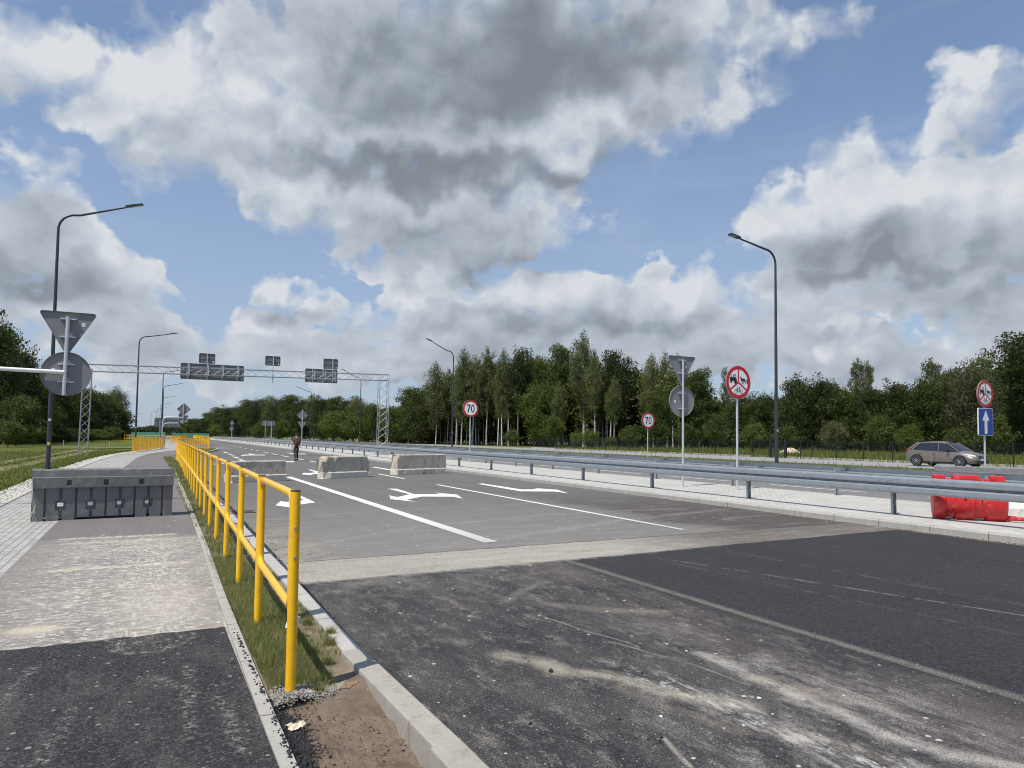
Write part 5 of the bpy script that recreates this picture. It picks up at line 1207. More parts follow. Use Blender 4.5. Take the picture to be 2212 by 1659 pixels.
for s_ in(-1,1): MB().tube([(.02+s_*.10,-.16,1.40),(s_*.12,-.05,1.475),(s_*.12,.08,1.42),(s_*.13,.13,1.25),(s_*.14,.02,1.08),(s_*.12,-.14,1.05)],.016,6).build('strap',M['blackcap'],bk)
tag(MB().box((8.33-.258,46.37+.055,.72),(.022,.03,.12),bev=.005).build('phone',M['black']),'dark phone held in the left hand of the walking person','phone')

# ================================================================== mesh fence by the service road
XF=50.4
def fy(px): 
    d=ray(px,1000); return d.y/d.x*XF
pxs=[1134+.2018*q for q in (62,250,333,378,430,532,632,745,862,985,1116)]+[1363+.2831*q-.5*0 for q in ()]
q4x=lambda a:(2500+a*.5243)/1.8517
pxs+= [q4x(q) for q in (560,688,828)]; gate=[q4x(q) for q in (978,1118,1233)]; pxs2=[q4x(q) for q in (1341,1427,1614,1820)]
q5x=lambda a:(3400+a*.5546)/1.8517
pxs2+=[q5x(q) for q in (308,550,893,1180)]
ally=[fy(q) for q in pxs+gate+pxs2]; ally=sorted(ally,reverse=True)+[20,16]
t=thing('mesh_fence','long dark wire mesh fence between the service road and the meadow','fence',(XF,ally[0],.1))
hf=1.62
for i,y in enumerate(ally): MB().box((0,y-ally[0],hf/2),(.07,.07,hf)).build('post',M['mesh_dark'],t)
gi_=[fy(q) for q in gate]
for i in range(len(ally)-1):
    y0,y1=ally[i],ally[i+1]; b=MB(); L=y0-y1
    for k in range(9): b.box((0,(y0+y1)/2-ally[0],.12+k*.18),(.014,L,.010))
    nn_=int(L/.10)
    for k in range(nn_): b.box((0,y1-ally[0]+(k+.5)*L/nn_,.80),(.006,.009,1.5))
    b.build('mesh_panel',M['mesh_dark'],t)
b=MB()
for i in range(len(ally)-1): b.box((0,(ally[i]+ally[i+1])/2-ally[0],.06),(.08,ally[i]-ally[i+1]-.08,.20))
b.build('plinth',M['kerb'],t)
tg=thing('mesh_gate','double gate in dark mesh with thick frames, in the fence behind the tall lamp','gate',(XF-.12,gi_[0],.1))
for i,y in enumerate(gi_):
    MB().box((0,y-gi_[0],hf/2+.05),(.13,.13,hf+.1)).build('post',M['mesh_dark'],tg)
for i in range(2):
    y0,y1=gi_[i]-.12,gi_[i+1]+.12; b=MB(); m_=(y0+y1)/2-gi_[0]
    for zz_ in(.12,hf-.04): b.box((0,m_,zz_),(.05,y0-y1,.05))
    for yy in(y0,y1): b.box((0,yy-gi_[0],hf/2),(.05,.05,hf-.1))
    for k in range(int((y0-y1)/.12)): b.box((0,y1-gi_[0]+.06+k*.12,hf/2),(.006,.010,hf-.2))
    b.build('gate_leaf',M['mesh_dark'],tg)
# sand heap, white slab, far noise panels
b=MB(); n=24; vs=[(0,0,.75)]; 
for r_ in range(1,5):
    for k in range(n): q=2*math.pi*k/n; rr=r_/4*1.35*(1+.12*math.sin(3*q)); vs.append((rr*math.cos(q),rr*math.sin(q),.75*(1-(r_/4)**1.5)+rng.normal(0,.05)-(.1 if r_==4 else 0)))
fs=[(0,1+k,1+(k+1)%n) for k in range(n)]+[(1+(r_-1)*n+k,1+r_*n+k,1+r_*n+(k+1)%n,1+(r_-1)*n+(k+1)%n) for r_ in range(1,4) for k in range(n)]
b.add(vs,fs); tag(b.build('sand_heap',M['stone'],smooth=True,loc=(64.5,57.3,.12),),'pale heap of sand in the meadow behind the mesh gate','sand heap')
def npanel(label,p0,p1,h,group='green noise panels'):
    L=math.hypot(p1[0]-p0[0],p1[1]-p0[1]); a=math.atan2(p1[1]-p0[1],p1[0]-p0[0]); t=thing('noise_barrier',label,'noise barrier',(p0[0],p0[1],0),a,group)
    k=int(L/4)
    for i in range(k): MB().box(((i+.5)*L/k,0,h/2),(L/k-.14,.10,h)).build('panel',M['green'],t)
    for i in range(k+1): MB().box((i*L/k,0,h/2+.03),(.13,.2,h+.06)).build('post',M['galv'],t)
a1=at(374,943,250); a2=at(451,943,250); zt=at(400,936.2,250)[2]; npanel('green noise barrier panels above the far yellow railing, right part',a1,a2,max(zt,1.8))
a1=at(283,943,300); a2=at(357,943,270); zt=at(320,933.8,285)[2]; npanel('green noise barrier panels above the far yellow railing, left part',a1,a2,max(zt,2.0))

# ================================================================== small things on the ground
def rock(name,mat,r,loc,label,cat,group=None,flat_=.6,seed=0):
    rr=np.random.default_rng(seed); bm=bmesh.new(); bmesh.ops.create_icosphere(bm,subdivisions=2,radius=r)
    for v in bm.verts: v.co*=1+rr.normal(0,.13); v.co.z*=flat_
    me=bpy.data.meshes.new(name); bm.to_mesh(me); bm.free(); me.materials.append(mat); o=bpy.data.objects.new(name,me); COL.objects.link(o); o.location=loc
    return tag(o,label,cat,group)
for i,(x,y,r,l) in enumerate(((2.50,4.27,.017,'black asphalt lump on the dark road, beside the pale sand trail'),(2.50,3.09,.009,'rightmost of three black asphalt lumps near the bottom edge'),(2.44,3.39,.008,'lone black asphalt lump above a group of three on the dark road'),(2.46,3.06,.008,'middle one of three black asphalt lumps near the bottom edge'),(2.42,3.10,.008,'leftmost of three black asphalt lumps near the bottom edge'),(3.05,3.98,.011,'small dark lump among the white lime splashes'),(1.95,3.55,.010,'small dark lump on the dark asphalt near the big kerb block'))):
    rock('asphalt_lump',M['tar'],r,(x,y,.004+r*.5),l,'asphalt lump','asphalt lumps on the road',.8,i)
for i,(x,y,r,l) in enumerate(((2.68,3.32,.018,'white lime lump left of the sand trail'),(3.42,3.29,.022,'largest white lime lump between the sand trails'),(3.02,3.02,.014,'white pebble low between the sand trails'),(3.30,3.07,.013,'flat white crumb beside the largest lime lump'),(3.67,4.25,.016,'white crumb at the top of the lime splashes'),(3.95,3.1,.012,'white pebble on the dusty band'))):
    rock('lime_lump',M['white_conc'],r*.65,(x,y,.004+r*.25),l,'stone','white stones on the road',.4,i+20)
tg_=thing('torn_paper','crumpled cream scrap of paper on the brown soil','paper scrap',(.745,3.97,.03),.5)
b=MB(); k=7; vs=[(.022*(i-3)/1.2+rng.normal(0,.006),.015*(j-2)+rng.normal(0,.006),.012+abs(rng.normal(0,.012))) for j in range(5) for i in range(k)]
b.add(vs,[(j*k+i,j*k+i+1,(j+1)*k+i+1,(j+1)*k+i) for j in range(4) for i in range(k-1)]); b.build('sheet',paint('cream paper',(.62,.55,.42),.9,0,.15,40.),tg_)
for i,(x,y,L,w,rz,l) in enumerate(((1.14,4.50,.17,.03,-.15,'thin split stick of wood on the sand by the kerb block end'),(1.17,4.40,.09,.05,.5,'short wedge of scrap wood by the kerb block end'))):
    b=MB(); b.box((0,0,0),(L,w,.025 if i==0 else .045),bev=.004); tag(b.build('wood_scrap',M['wood'],loc=(x,y,.06),rz=rz),l,'wood scrap','wood scraps')
x,y=P(620,1320,.1)
t=thing('survey_post','short white taped stake in the grass behind the first railing post','stake',(1.02,5.55,.07))
MB().tube([(0,0,-.1),(0,0,.20)],.024,10).build('stake',M['white_conc'],t,True); b=MB(); b.tube([(0,0,.10),(.01,0,.17)],.029,10); b.tube([(-.02,.0,.12),(-.05,.01,.13),(-.06,.0,.09)],.010,6); b.build('plastic_wrap',M['white'],t,True)
x,y=1.76,15.65
t=thing('drain_grate','rusty drain grate in the road by the left kerb','drain',(x,y,.005)); 
b=MB(); rust=paint('rusty iron',(.11,.07,.045),.9,0,.3,9.)
for k in range(8): b.box((-.21+.06*k,0,.004),(.03,.36,.008))
b.box((0,-.2,.004),(.5,.04,.008)); b.box((0,.2,.004),(.5,.04,.008)); b.build('grate',rust,t); b=MB(); b.box((0,0,-.0),(.46,.36,.002)); b.build('pit_shade',M['black'],t)  # the pit's shade is painted: a flat black sheet under the bars
for i,(px,py,l) in enumerate(((1043*.3418,621+.3418*1370,'small wooden stake in the left verge near the yellow mesh panels'),)):
    pass
for px,py,l in ((236.8+0,961+0,'short pale stake in the grass right of the lattice column'),(370*.3418+11,957,'short pale stake in the grass left of the lattice column')):
    X,Y=P(px*1.,py+5,-.1); tag(MB().tube([(0,0,-.2),(0,0,.75)],.05,6).build('verge_stake',paint('stake wood',(.45,.42,.16),.8),loc=(X,Y,-.15)),l,'stake','stakes in the left verge')
X,Y=P(250,1022,.0); tag(MB().box((0,0,0),(.9,.7,.12),bev=.03).build('concrete_slab',M['white_conc'],loc=(-4.6,47.3,-.12),rz=.3),'pale concrete slab at the foot of the left lattice column','concrete slab')
# gravel, crumbs, blades: uncountable
def scatter_stones(name,mat,P0,size,kind='stuff'):
    V=[];Fc=[]; base=np.array([(0,0,.7),(1,0,0),(0,1,0),(-1,0,0),(0,-1,0),(0,0,-.6)]); tri=np.array([(0,1,2),(0,2,3),(0,3,4),(0,4,1),(5,2,1),(5,3,2),(5,4,3),(5,1,4)])
    n=len(P0); a=rng.uniform(0,6.28,n); s_=size*rng.lognormal(0,.4,n)
    B=base[None]*rng.uniform(.7,1.3,(n,6,3)); x=B[:,:,0]*np.cos(a)[:,None]-B[:,:,1]*np.sin(a)[:,None]; y=B[:,:,0]*np.sin(a)[:,None]+B[:,:,1]*np.cos(a)[:,None]
    V=np.stack([x,y,B[:,:,2]],2)*s_[:,None,None]+P0[:,None,:]
    Fc=(tri[None]+6*np.arange(n)[:,None,None]).reshape(-1,3); return tris_object(name,V.reshape(-1,3),Fc,mat,3,kind)
n=5200; gx_=rng.uniform(.68,1.27,n); gy_=np.interp(gx_,[.68,.8,.95,1.1,1.27],[4.34,4.38,4.36,4.42,4.46])+rng.normal(0,.045,n)*np.interp(gx_,[.68,.9,1.27],[1.6,1.2,.5]); P0=np.stack([gx_,gy_,.062+.03*np.exp(-((gx_-.8)/.12)**2)+rng.uniform(-.012,.012,n)],1)
scatter_stones('loose_gravel',M['gravel'],P0,.0055)
n=16000; yy=rng.uniform(.8,4.4,n); xx=.648+np.abs(rng.normal(0,.055,n))*(1+.35*np.sin(yy*7)*np.sin(yy*2.3)); P0=np.stack([xx,yy,.018+.075*np.exp(-(xx-.648)/.06)],1)
n2=230; y2=rng.uniform(1.5,5.9,n2); x2=.64-np.abs(rng.normal(0,.014,n2)); P0=np.vstack([P0,np.stack([x2,y2,np.full(n2,.121)],1)])
scatter_stones('asphalt_crumbs',M['tar'],P0,.0062)
n=700; P0=np.stack([rng.uniform(.72,1.25,n),4.25-rng.uniform(0,1,n)**1.7*2.6,np.full(n,.022)],1); scatter_stones('soil_clods',M['clod'],P0,.0045)
n=14000; yy=10+ (rng.uniform(0,1,n)**1.5)*60; xx=np.array([pe(v) for v in yy])-.07-rng.uniform(0,1,n)**1.4*.62; P0=np.stack([xx,yy,np.full(n,.095)],1); scatter_stones('white_gravel_strip',M['whitegravel'],P0,.020)
# white bed under the gravel
PEg=[(x-.62,y) for x,y in PE if y<=82]; ribbon('gravel_bed',[(x-.48,y) for x,y in PE if y<=82],[(x-.06,y) for x,y in PE if y<=82],.085,M['whitegravel'],kind='stuff')
n=700; P0=np.stack([rng.uniform(1.52,2.6,n)**1.,rng.uniform(9.4,15,n),np.full(n,.004)],1); P0[:,0]=1.52+np.abs(rng.normal(0,.3,n)); scatter_stones('kerb_grit',M['gravel'],P0,.007)
n=1600; P0=np.stack([12.47-np.abs(rng.normal(0,.06,n)),rng.uniform(1,11,n),np.full(n,.006)],1); scatter_stones('kerb_grit',paint('sandy grit',(.36,.31,.23),.9,0,.3,20.),P0,.008)
n=900; P0=np.stack([rng.uniform(1.6,5,n),rng.uniform(1.2,8,n),np.full(n,.006)],1); scatter_stones('road_crumbs',M['gravel'],P0,.0042)
def blades(name,mat,pts,hmean,wmean,lean=.35,hs=.35):
    n=len(pts); a=rng.uniform(0,6.28,n); h=hmean*rng.lognormal(0,hs,n); w=wmean*rng.uniform(.6,1.3,n); l=rng.uniform(0,lean*1.6,n)*h; la=rng.uniform(0,6.28,n)
    dx=np.cos(a)*w/2; dy=np.sin(a)*w/2; z=pts[:,2]
    p0=np.stack([pts[:,0]-dx,pts[:,1]-dy,z-.01],1); p1=np.stack([pts[:,0]+dx,pts[:,1]+dy,z-.01],1)
    mx=pts[:,0]+np.cos(la)*l*.35; my=pts[:,1]+np.sin(la)*l*.35
    p2=np.stack([mx+dx*.7,my+dy*.7,z+h*.6],1); p3=np.stack([mx-dx*.7,my-dy*.7,z+h*.6],1); p4=np.stack([pts[:,0]+np.cos(la)*l,pts[:,1]+np.sin(la)*l,z+h],1)
    V=np.stack([p0,p1,p2,p3,p4],1).reshape(-1,3); k=5*np.arange(n)[:,None]
    Fc=np.concatenate([k+np.array([0,1,2]),k+np.array([0,2,3]),k+np.array([3,2,4])],1).reshape(-1,3); return tris_object(name,V,Fc,mat,3,'stuff')
def trackmask(x,y):
    x1=np.interp(y,[14,24,31,42,60,90],[-14,-8.2,-6.2,-5.6,-5.2,-5.]); x2=np.interp(y,[18,26,33,44,62,90],[-17,-10.4,-8.3,-7.4,-6.8,-6.4])
    return (np.abs(x-x1)>.45)&(np.abs(x-x2)>.4)|(rng.random(len(x))<.25)
def clumped(n,x0,x1,y0,y1,z,cl,sig):
    nc=max(1,int(n/cl)); cx=rng.uniform(x0,x1,nc); cy=rng.uniform(y0,y1,nc); i=rng.integers(0,nc,n); x=np.clip(cx[i]+rng.normal(0,sig,n),x0,x1); y=cy[i]+rng.normal(0,sig,n); return np.stack([x,y,np.full(n,z)],1)
A_=clumped(34000,.69,1.06,4.45,9.5,.078,26,.04); B_=clumped(5000,.95,1.26,5.0,9.5,.078,40,.03); C_=clumped(13000,.72,1.30,9.5,22,.078,30,.06); Dd=clumped(9000,.85,1.36,22,50,.078,30,.1)
blades('grass_by_railing',M['blades'],A_,.043,.003,.75); blades('grass_by_railing',M['blades'],B_,.035,.003,.6); blades('grass_by_railing',M['blades'],C_,.055,.006,.6); blades('grass_by_railing',M['blades'],Dd,.08,.016)
T_=np.vstack([clumped(260,x-.03,x+.03,y-.03,y+.03,z,260,.02) for x,y,z in ((1.06,5.12,.07),(1.22,5.3,.07),(.93,4.36,.06),(1.12,4.86,.07),(1.28,5.55,.07),(.83,4.62,.07),(.76,4.50,.07),(1.0,5.4,.07),(1.18,5.9,.07),(1.05,6.3,.07))]); blades('grass_tufts',M['blades'],T_,.055,.003,.8)
n=34000; yy=8+rng.uniform(0,1,n)**1.3*70; xx=np.array([pe(min(v,200)) for v in yy])-.7-rng.uniform(0,1,n)**1.3*13
dxx=np.array([pe(min(v,200)) for v in yy])-xx; zz_=np.interp(dxx,[0,.5,1.5,3,6,14],[.085,.06,0,-.08,-.16,-.22]); blades('verge_grass',M['blades_verge'],np.stack([xx,yy,zz_],1)[trackmask(xx,yy)],.085,.022,.4)
n=24000; yy=6+rng.uniform(0,1,n)**1.3*110; xx=24.8+rng.uniform(0,1,n)*13.6; blades('far_verge_grass',M['blades'],np.stack([xx+np.array([cv(v) for v in yy]),yy,np.full(n,.11)],1),.13,.03,.4,.55)
n=45000; yy=rng.uniform(5,85,n); xx=49.6+rng.uniform(0,1,n)*34; blades('meadow_grass',M['blades_meadow'],np.stack([xx,yy,np.full(n,.1)],1),.34,.05,.4,.4)

# ================================================================== trees
def rnd_dirs(n):
    v=rng.normal(0,1,(n,3)); return v/np.linalg.norm(v,axis=1)[:,None]
def leafcloud(C,size,aspect=.6,droop=0.):
    n=len(C); u=rnd_dirs(n)
    if droop: u[:,2]-=droop; u/=np.linalg.norm(u,axis=1)[:,None]
    w=np.cross(u,rnd_dirs(n)); w/=np.linalg.norm(w,axis=1)[:,None]+1e-9
    s_=size*rng.lognormal(0,.28,n)[:,None]; a=u*s_*.5; b=w*s_*.5*aspect
    return np.stack([C-a,C+b,C+a,C-b],1).reshape(-1,3),np.arange(4*n).reshape(-1,4)
class Arch: pass
def make_arch(name,h,w,kind,leafm,barkm,nl,ls,trunk_r,clear,lean=0.,seed=0,nlimb=34):
    global rng
    rng=np.random.default_rng(seed); rr=random.Random(seed)
    tb=MB(); hp=h*(.97 if kind!='dome' else .86)
    k=14; pts=[]; wob=rr.uniform(0,6)
    for i in range(k+1):
        s_=i/k; pts.append((lean*h*s_*s_+.012*h*math.sin(wob+s_*5),.012*h*math.cos(wob*2+s_*4),hp*s_))
    def tp(s_): q=s_*k; i=min(k-1,int(q)); f=q-i; return Vector(pts[i])*(1-f)+Vector(pts[i+1])*f
    tb.tube([Vector(pts[0])-Vector((0,0,.4))]+pts,[trunk_r*1.5]+[trunk_r*(1.15 if i==0 else 1)*(1-.88*(i/k)) for i in range(k+1)],8)
    cl=[]                                    # clump centres with spread
    def prof(s_):
        if kind=='birch': return (.30+.70*math.sin(min(1,(s_-clear)/(1-clear)*1.12)*math.pi)**.8) if s_<.985 else .12
        if kind=='dome': q=(s_-clear)/(1.05-clear); return max(.15,math.sqrt(max(0,1-(2*q-.9)**2*.82)))
        if kind=='column': q=(s_-clear)/(1-clear); return max(.2,(math.sin((q*.85+.12)*math.pi))**.6)
        if kind=='shrub': return max(.2,math.sqrt(max(0,1-s_**2.2)))
        return .6
    for i in range(nlimb):
        s_=clear+(1-clear)*((i+rr.random())/nlimb)**.9; s_=min(s_,.98)
        az_=i*2.399+rr.uniform(-.5,.5); L=w/2*prof(s_)*rr.uniform(.62,1.12); up=.75 if kind=='birch' else (.45 if kind=='dome' else .9)
        up*=rr.uniform(.6,1.3)*(1.25 if s_>.8 else 1.); up=min(up,1.15)
        b0=tp(min(.98,max(.02,s_-(.10 if kind!='shrub' else .05)))); d=Vector((math.cos(az_),math.sin(az_),0)); 
        tip=tp(s_)+d*L; tip.z=min(h*.985,b0.z+L*up+ .0); mid=(b0+tip)/2+Vector((0,0,L*.10))
        if L>.3: tb.tube([b0,mid,tip],[trunk_r*.33*(1.1-s_*.7),trunk_r*.2*(1.1-s_*.7),.012],5)
        m_=max(3,int(5*L/(w/2)*2))
        for j in range(m_):
            f=.30+.72*(j+rr.random())/m_; q=b0.lerp(mid,f*2) if f<.5 else mid.lerp(tip,(f-.5)*2)
            off=Vector((rr.gauss(0,1),rr.gauss(0,1),rr.gauss(0,.8)))*w*.075
            if kind=='birch': off.z-=abs(rr.gauss(0,.35))*w*.12
            cl.append((q+off,w*(.058 if kind=='birch' else .066)*rr.uniform(.6,1.35)))
            if j%2==0 and L>.8: tb.tube([q,q+off*1.0],[.02,.008],4)
    # top tuft
    for _ in range(5 if kind!='dome' else 8): cl.append((tp(.97)+Vector((rr.gauss(0,w*.05),rr.gauss(0,w*.05),rr.uniform(-.06,.02)*h)),w*.045))
    C=np.array([tuple(c) for c,_ in cl]); S=np.array([s_ for _,s_ in cl]); wt_=S**2/np.sum(S**2); idx=rng.choice(len(C),nl,p=wt_)
    g_=rng.normal(0,1,(nl,3)); rad=np.linalg.norm(g_,axis=1)[:,None]; g_=g_/rad*np.minimum(rad,1.9)
    if kind=='birch': g_[:,2]*=1.25; g_[:,2]-=.25
    else: g_[:,2]*=.72
    PP=C[idx]+g_*S[idx][:,None]; PP=PP[PP[:,2]>.15]
    V,Fc=leafcloud(PP,ls,.62,.5 if kind=='birch' else 0.)
    a=Arch(); a.h=h; a.w=w; a.P=PP
    a.trunk=tb.build('trunk',barkm,smooth=True); a.crown=tris_object('crown',V,Fc,leafm,4)
    COL.objects.unlink(a.trunk); COL.objects.unlink(a.crown); a.leafm=leafm; a.ls=ls; return a
AR_={}
AR_['birch1']=make_arch('birch',18.,6.0,'birch',M['leaf_birch'],M['bark_birch'],15000,.20,.15,.34,seed=3,nlimb=46)
AR_['birch2']=make_arch('birch',17.,5.2,'birch',M['leaf_birch'],M['bark_birch'],12500,.20,.13,.42,.02,seed=8,nlimb=40)
AR_['birch3']=make_arch('birch',16.,6.4,'birch',M['leaf_birch'],M['bark_birch'],13000,.20,.12,.30,-.02,seed=15,nlimb=44)
AR_['oak1']=make_arch('oak',16.,7.5,'dome',M['leaf_dark'],M['bark_grey'],15000,.26,.2,.5,seed=21,nlimb=40)
AR_['broad1']=make_arch('broad',13.,8.,'dome',M['leaf_dark'],M['bark_dark'],17000,.26,.18,.10,seed=31,nlimb=56)
AR_['broad2']=make_arch('broad',12.,7.5,'dome',M['leaf_mid'],M['bark_dark'],16000,.26,.17,.08,seed=42,nlimb=54)
AR_['broad3']=make_arch('broad',15.,7.,'column',M['leaf_mid'],M['bark_grey'],16000,.25,.17,.16,seed=47,nlimb=56)
AR_['col1']=make_arch('column',14.,4.6,'column',M['leaf_birch'],M['bark_grey'],10000,.21,.14,.22,-.03,seed=54,nlimb=44)
AR_['willow1']=make_arch('willow',12.,10.5,'dome',M['leaf_willow'],M['bark_grey'],20000,.25,.22,.06,seed=66,nlimb=60)
AR_['shrub1']=make_arch('shrub',4.5,5.,'shrub',M['leaf_light'],M['bark_dark'],7000,.20,.07,.02,seed=71,nlimb=34)
AR_['shrub2']=make_arch('shrub',3.,4.2,'shrub',M['leaf_mid'],M['bark_dark'],5000,.19,.06,.02,seed=77,nlimb=28)
def tree(kind,x,y,z,h,w,label,rz=None,name=None,group=None,cat='tree',leaf=None):
    a=AR_[kind]; t=thing(name or {'birch':'birch_tree','oak':'oak_tree','shrub':'shrub','willow':'willow_tree'}.get(kind.rstrip('0123456789'),'broadleaf_tree'),label,cat,(x,y,z),rng.uniform(0,6.28) if rz is None else rz,group)
    sx=w/a.w; sz=h/a.h
    for o in(a.trunk,a.crown):
        c=o.copy(); COL.objects.link(c); c.parent=t; c.scale=(sx,sx,sz)
    if leaf:
        c.data=c.data.copy(); c.data.materials[0]=M[leaf]
    return t
rng=np.random.default_rng(99)
GR='trees along the edge of the right wood'
def photo_tree(kind,px,pytop,dep,wpx,label,group=GR,leaf=None,cat='tree',base=.1,name=None):
    X,Y,_=at(px,pytop,dep); h=zof(pytop,X,Y)-base; w=wpx*dep/F
    return tree(kind,X,Y,base,h,w,label,group=group,leaf=leaf,cat=cat,name=name)
# front of the right wood, left to right: kind, x, top, distance, crown width (px), label
FR=[('broad2',862,870,150,62,'bushy tree at the left end of the right wood, beside the lattice column'),
('broad3',886,831,148,60,'tall leafy tree second from the left end of the right wood'),
('broad1',914,826,146,70,'dense dark round-topped tree just left of the first birches'),
('birch3',945,775,142,56,'first birch from the left, its pale trunk leaning left of the dark lamp post'),
('birch2',972,790,146,50,'birch crown directly behind the second dark lamp post'),
('birch1',1003,742,140,62,'birch with drooping crown right of the dark lamp post, above the left 70 sign'),
('birch2',1030,760,143,52,'slender birch between the two tall ones above the left 70 sign'),
('birch2',1056,742,138,52,'tall forked white birch just right of the left 70 sign'),
('birch3',1086,745,142,50,'birch between the forked birch and the dark oak crown'),
('oak1',1123,728,132,64,'dark compact oak crown on a bare grey two-stemmed trunk'),
('broad3',1160,760,142,62,'pointed leafy tree right of the dark oak crown'),
('broad3',1213,735,140,66,'tall tree with a loose pointed top left of the tallest birch'),
('birch1',1262,704,122,66,'tallest birch of the wood with a clean white trunk'),
('birch2',1290,760,128,50,'birch leaning beside the tallest birch, right of its trunk'),
('oak1',1328,735,124,76,'broad-topped tree with brown forked trunk right of the tallest birch'),
('birch3',1404,756,128,54,'pale green birch left of the triangle sign back'),
('birch1',1436,750,130,50,'birch crown touching the left side of the triangle sign back'),
('birch2',1468,757,132,46,'birch top just behind the triangle sign back'),
('broad3',1510,788,120,66,'leafy tree between the triangle sign back and the tractor sign'),
('col1',1571,786,135,30,'thin pointed birch top just left of the tractor sign'),
('broad1',1600,842,118,72,'low dark tree behind the tractor sign pole'),
('broad2',1646,838,115,70,'rounded dark tree left of the tall right lamp post'),
('broad1',1722,797,104,84,'dense tree with a small pointed top just right of the tall lamp post'),
('broad1',1778,801,104,80,'round dark tree second to the right of the tall lamp post'),
('broad2',1826,822,102,78,'broad green tree in front of the two leaning poplars'),
('broad1',1890,822,100,86,'low dark tree right of the two leaning poplars'),
('broad1',1942,809,98,80,'dense dark tree above the roof of the parked car'),
('broad2',1996,806,96,92,'bright green tree above the windscreen of the parked car'),
('broad3',2052,790,98,74,'leafy tree above the bonnet of the parked car'),
('willow1',2102,775,92,120,'wide grey green willow behind the blue arrow sign'),
('oak1',2215,690,78,150,'tall dark tree at the right edge of the photo'),
('broad1',2190,840,84,90,'dark bushy tree low under the tall tree at the right edge'),
('col1',1848,766,112,34,'left one of two narrow wind-bent poplars above the wood'),
('col1',1874,771,112,30,'right one of two narrow wind-bent poplars above the wood'),
('col1',2009,765,110,50,'round grey green treetop sticking out above the parked car'),
('col1',2116,754,108,60,'feathery grey treetop above the willow')]
for f in FR: photo_tree(*f)
# undergrowth at the forest edge
for i,(k_,px,py,dep,w,l,lf) in enumerate((('shrub1',846,889,138,44,'light green bush right of the lattice column foot','leaf_light'),('shrub1',1195,905,118,50,'light green bush under the leafy trees left of the white birch trunk','leaf_light'),('broad2',1170,812,128,80,'bright maple standing left of the white birch trunk','leaf_light'),
  ('shrub2',1246,940,108,30,'small bright bush left of the white birch trunk base','leaf_light'),('shrub2',1278,938,108,40,'small bright bush right of the white birch trunk base','leaf_light'),('broad2',1424,824,116,66,'bright green maple left of the round sign back','leaf_light'),('shrub2',1320,948,106,30,'small bush at the foot of the brown forked trunk','leaf_mid'),('shrub1',1545,905,104,46,'dark bush between the round sign back and the tractor sign pole','leaf_mid'),
  ('shrub1',1106,932,124,34,'low bush at the foot of the dark oak','leaf_mid'),('shrub1',1360,925,108,44,'leafy bush left of the right 70 sign','leaf_mid'),('shrub1',1800,918,92,54,'grey green bush below the two leaning poplars','leaf_willow'),('shrub1',1900,905,88,60,'leafy bush behind the fence left of the parked car','leaf_mid'),('shrub1',1960,925,86,50,'light bush behind the fence above the car roof','leaf_light'),('shrub1',2070,930,82,50,'leafy bush behind the car bonnet','leaf_mid'),('shrub1',2150,905,76,60,'dark bush between the blue sign and the right edge','leaf_mid'),('shrub1',1700,925,96,54,'bush behind the fence by the tall right lamp post','leaf_mid'),('shrub1',1630,920,98,54,'bush behind the fence right of the tractor sign pole','leaf_mid'),('shrub1',1480,920,104,50,'bush behind the fence under the round sign back','leaf_mid'))):
    photo_tree(k_,px,py,dep,w,l,'undergrowth at the edge of the right wood',lf,'bush' if 'shrub' in k_ else 'tree')
# the tree row left of it, towards the road end
RW=[(830,872,158,'broad2'),(796,866,164,'broad2'),(775,850,178,'birch3'),(748,853,182,'broad1'),(724,852,186,'broad3'),(700,850,190,'broad1'),(678,846,196,'birch3'),(655,852,200,'broad1'),(632,848,206,'broad3'),(608,850,216,'broad1'),(586,850,226,'birch3'),(562,850,238,'broad1'),(540,860,254,'broad3'),(518,868,270,'broad1'),(496,872,290,'broad1'),(474,877,315,'broad3'),(454,884,345,'broad1'),(436,899,380,'broad1'),(418,902,420,'broad3')]
ordw=['first','second','third','fourth','fifth','sixth','seventh','eighth','ninth','tenth','eleventh','twelfth','thirteenth','fourteenth','fifteenth','sixteenth','seventeenth','eighteenth','nineteenth']
for i,(px,py,dep,k_) in enumerate(RW): photo_tree(k_,px,py,dep,58 if i<4 else 50 if i<13 else 42,'%s dark tree leftwards from the lattice column in the distant roadside row'%ordw[i],'trees of the distant roadside row')
for px,py,dep,w,l in ((611,912,180,40,'light green bush below the wide board on two posts'),(722,895,158,64,'large light green bush left of the second lamp post right of the gantry boards'),(765,905,152,50,'light green bush left of the lattice column'),(806,880,148,44,'tall light bush just left of the lattice column foot'),(560,918,210,34,'small yellow green bush left of the wide board'),(470,920,300,34,'yellow green bush near the far triangle and round sign')):
    photo_tree('shrub1',px,py,dep,w,l,'light bushes before the roadside row','leaf_light','bush')
# left wood
LW=[(-8,664,100,110,'broad1','dark tree cut by the left edge of the photo'),(22,690,104,80,'birch3','drooping birch at the left edge, tallest of the left wood'),(52,735,112,70,'broad1','dark tree right of the drooping birch at the left edge'),(84,795,122,66,'broad2','leafy tree behind the round sign back on the arm'),(116,806,132,66,'broad1','dark tree behind the tall left lamp post'),(146,815,142,60,'broad2','leafy tree right of the tall left lamp post'),(170,818,152,52,'broad1','dark tree just left of the left lattice column'),(196,826,164,52,'broad2','tree directly behind the left lattice column'),(216,834,178,46,'broad1','tree just right of the left lattice column'),(236,838,192,44,'broad2','bright green tree near the right end of the left wood'),(255,832,206,44,'willow1','grey green willow at the right end of the left wood'),(268,880,196,30,'broad2','low tree ending the left wood above the yellow railing'),
 (40,842,92,80,'broad2','low bushy tree in front of the left wood near the left edge'),(100,868,108,60,'broad2','low leafy tree left of the lamp post in the left wood')]
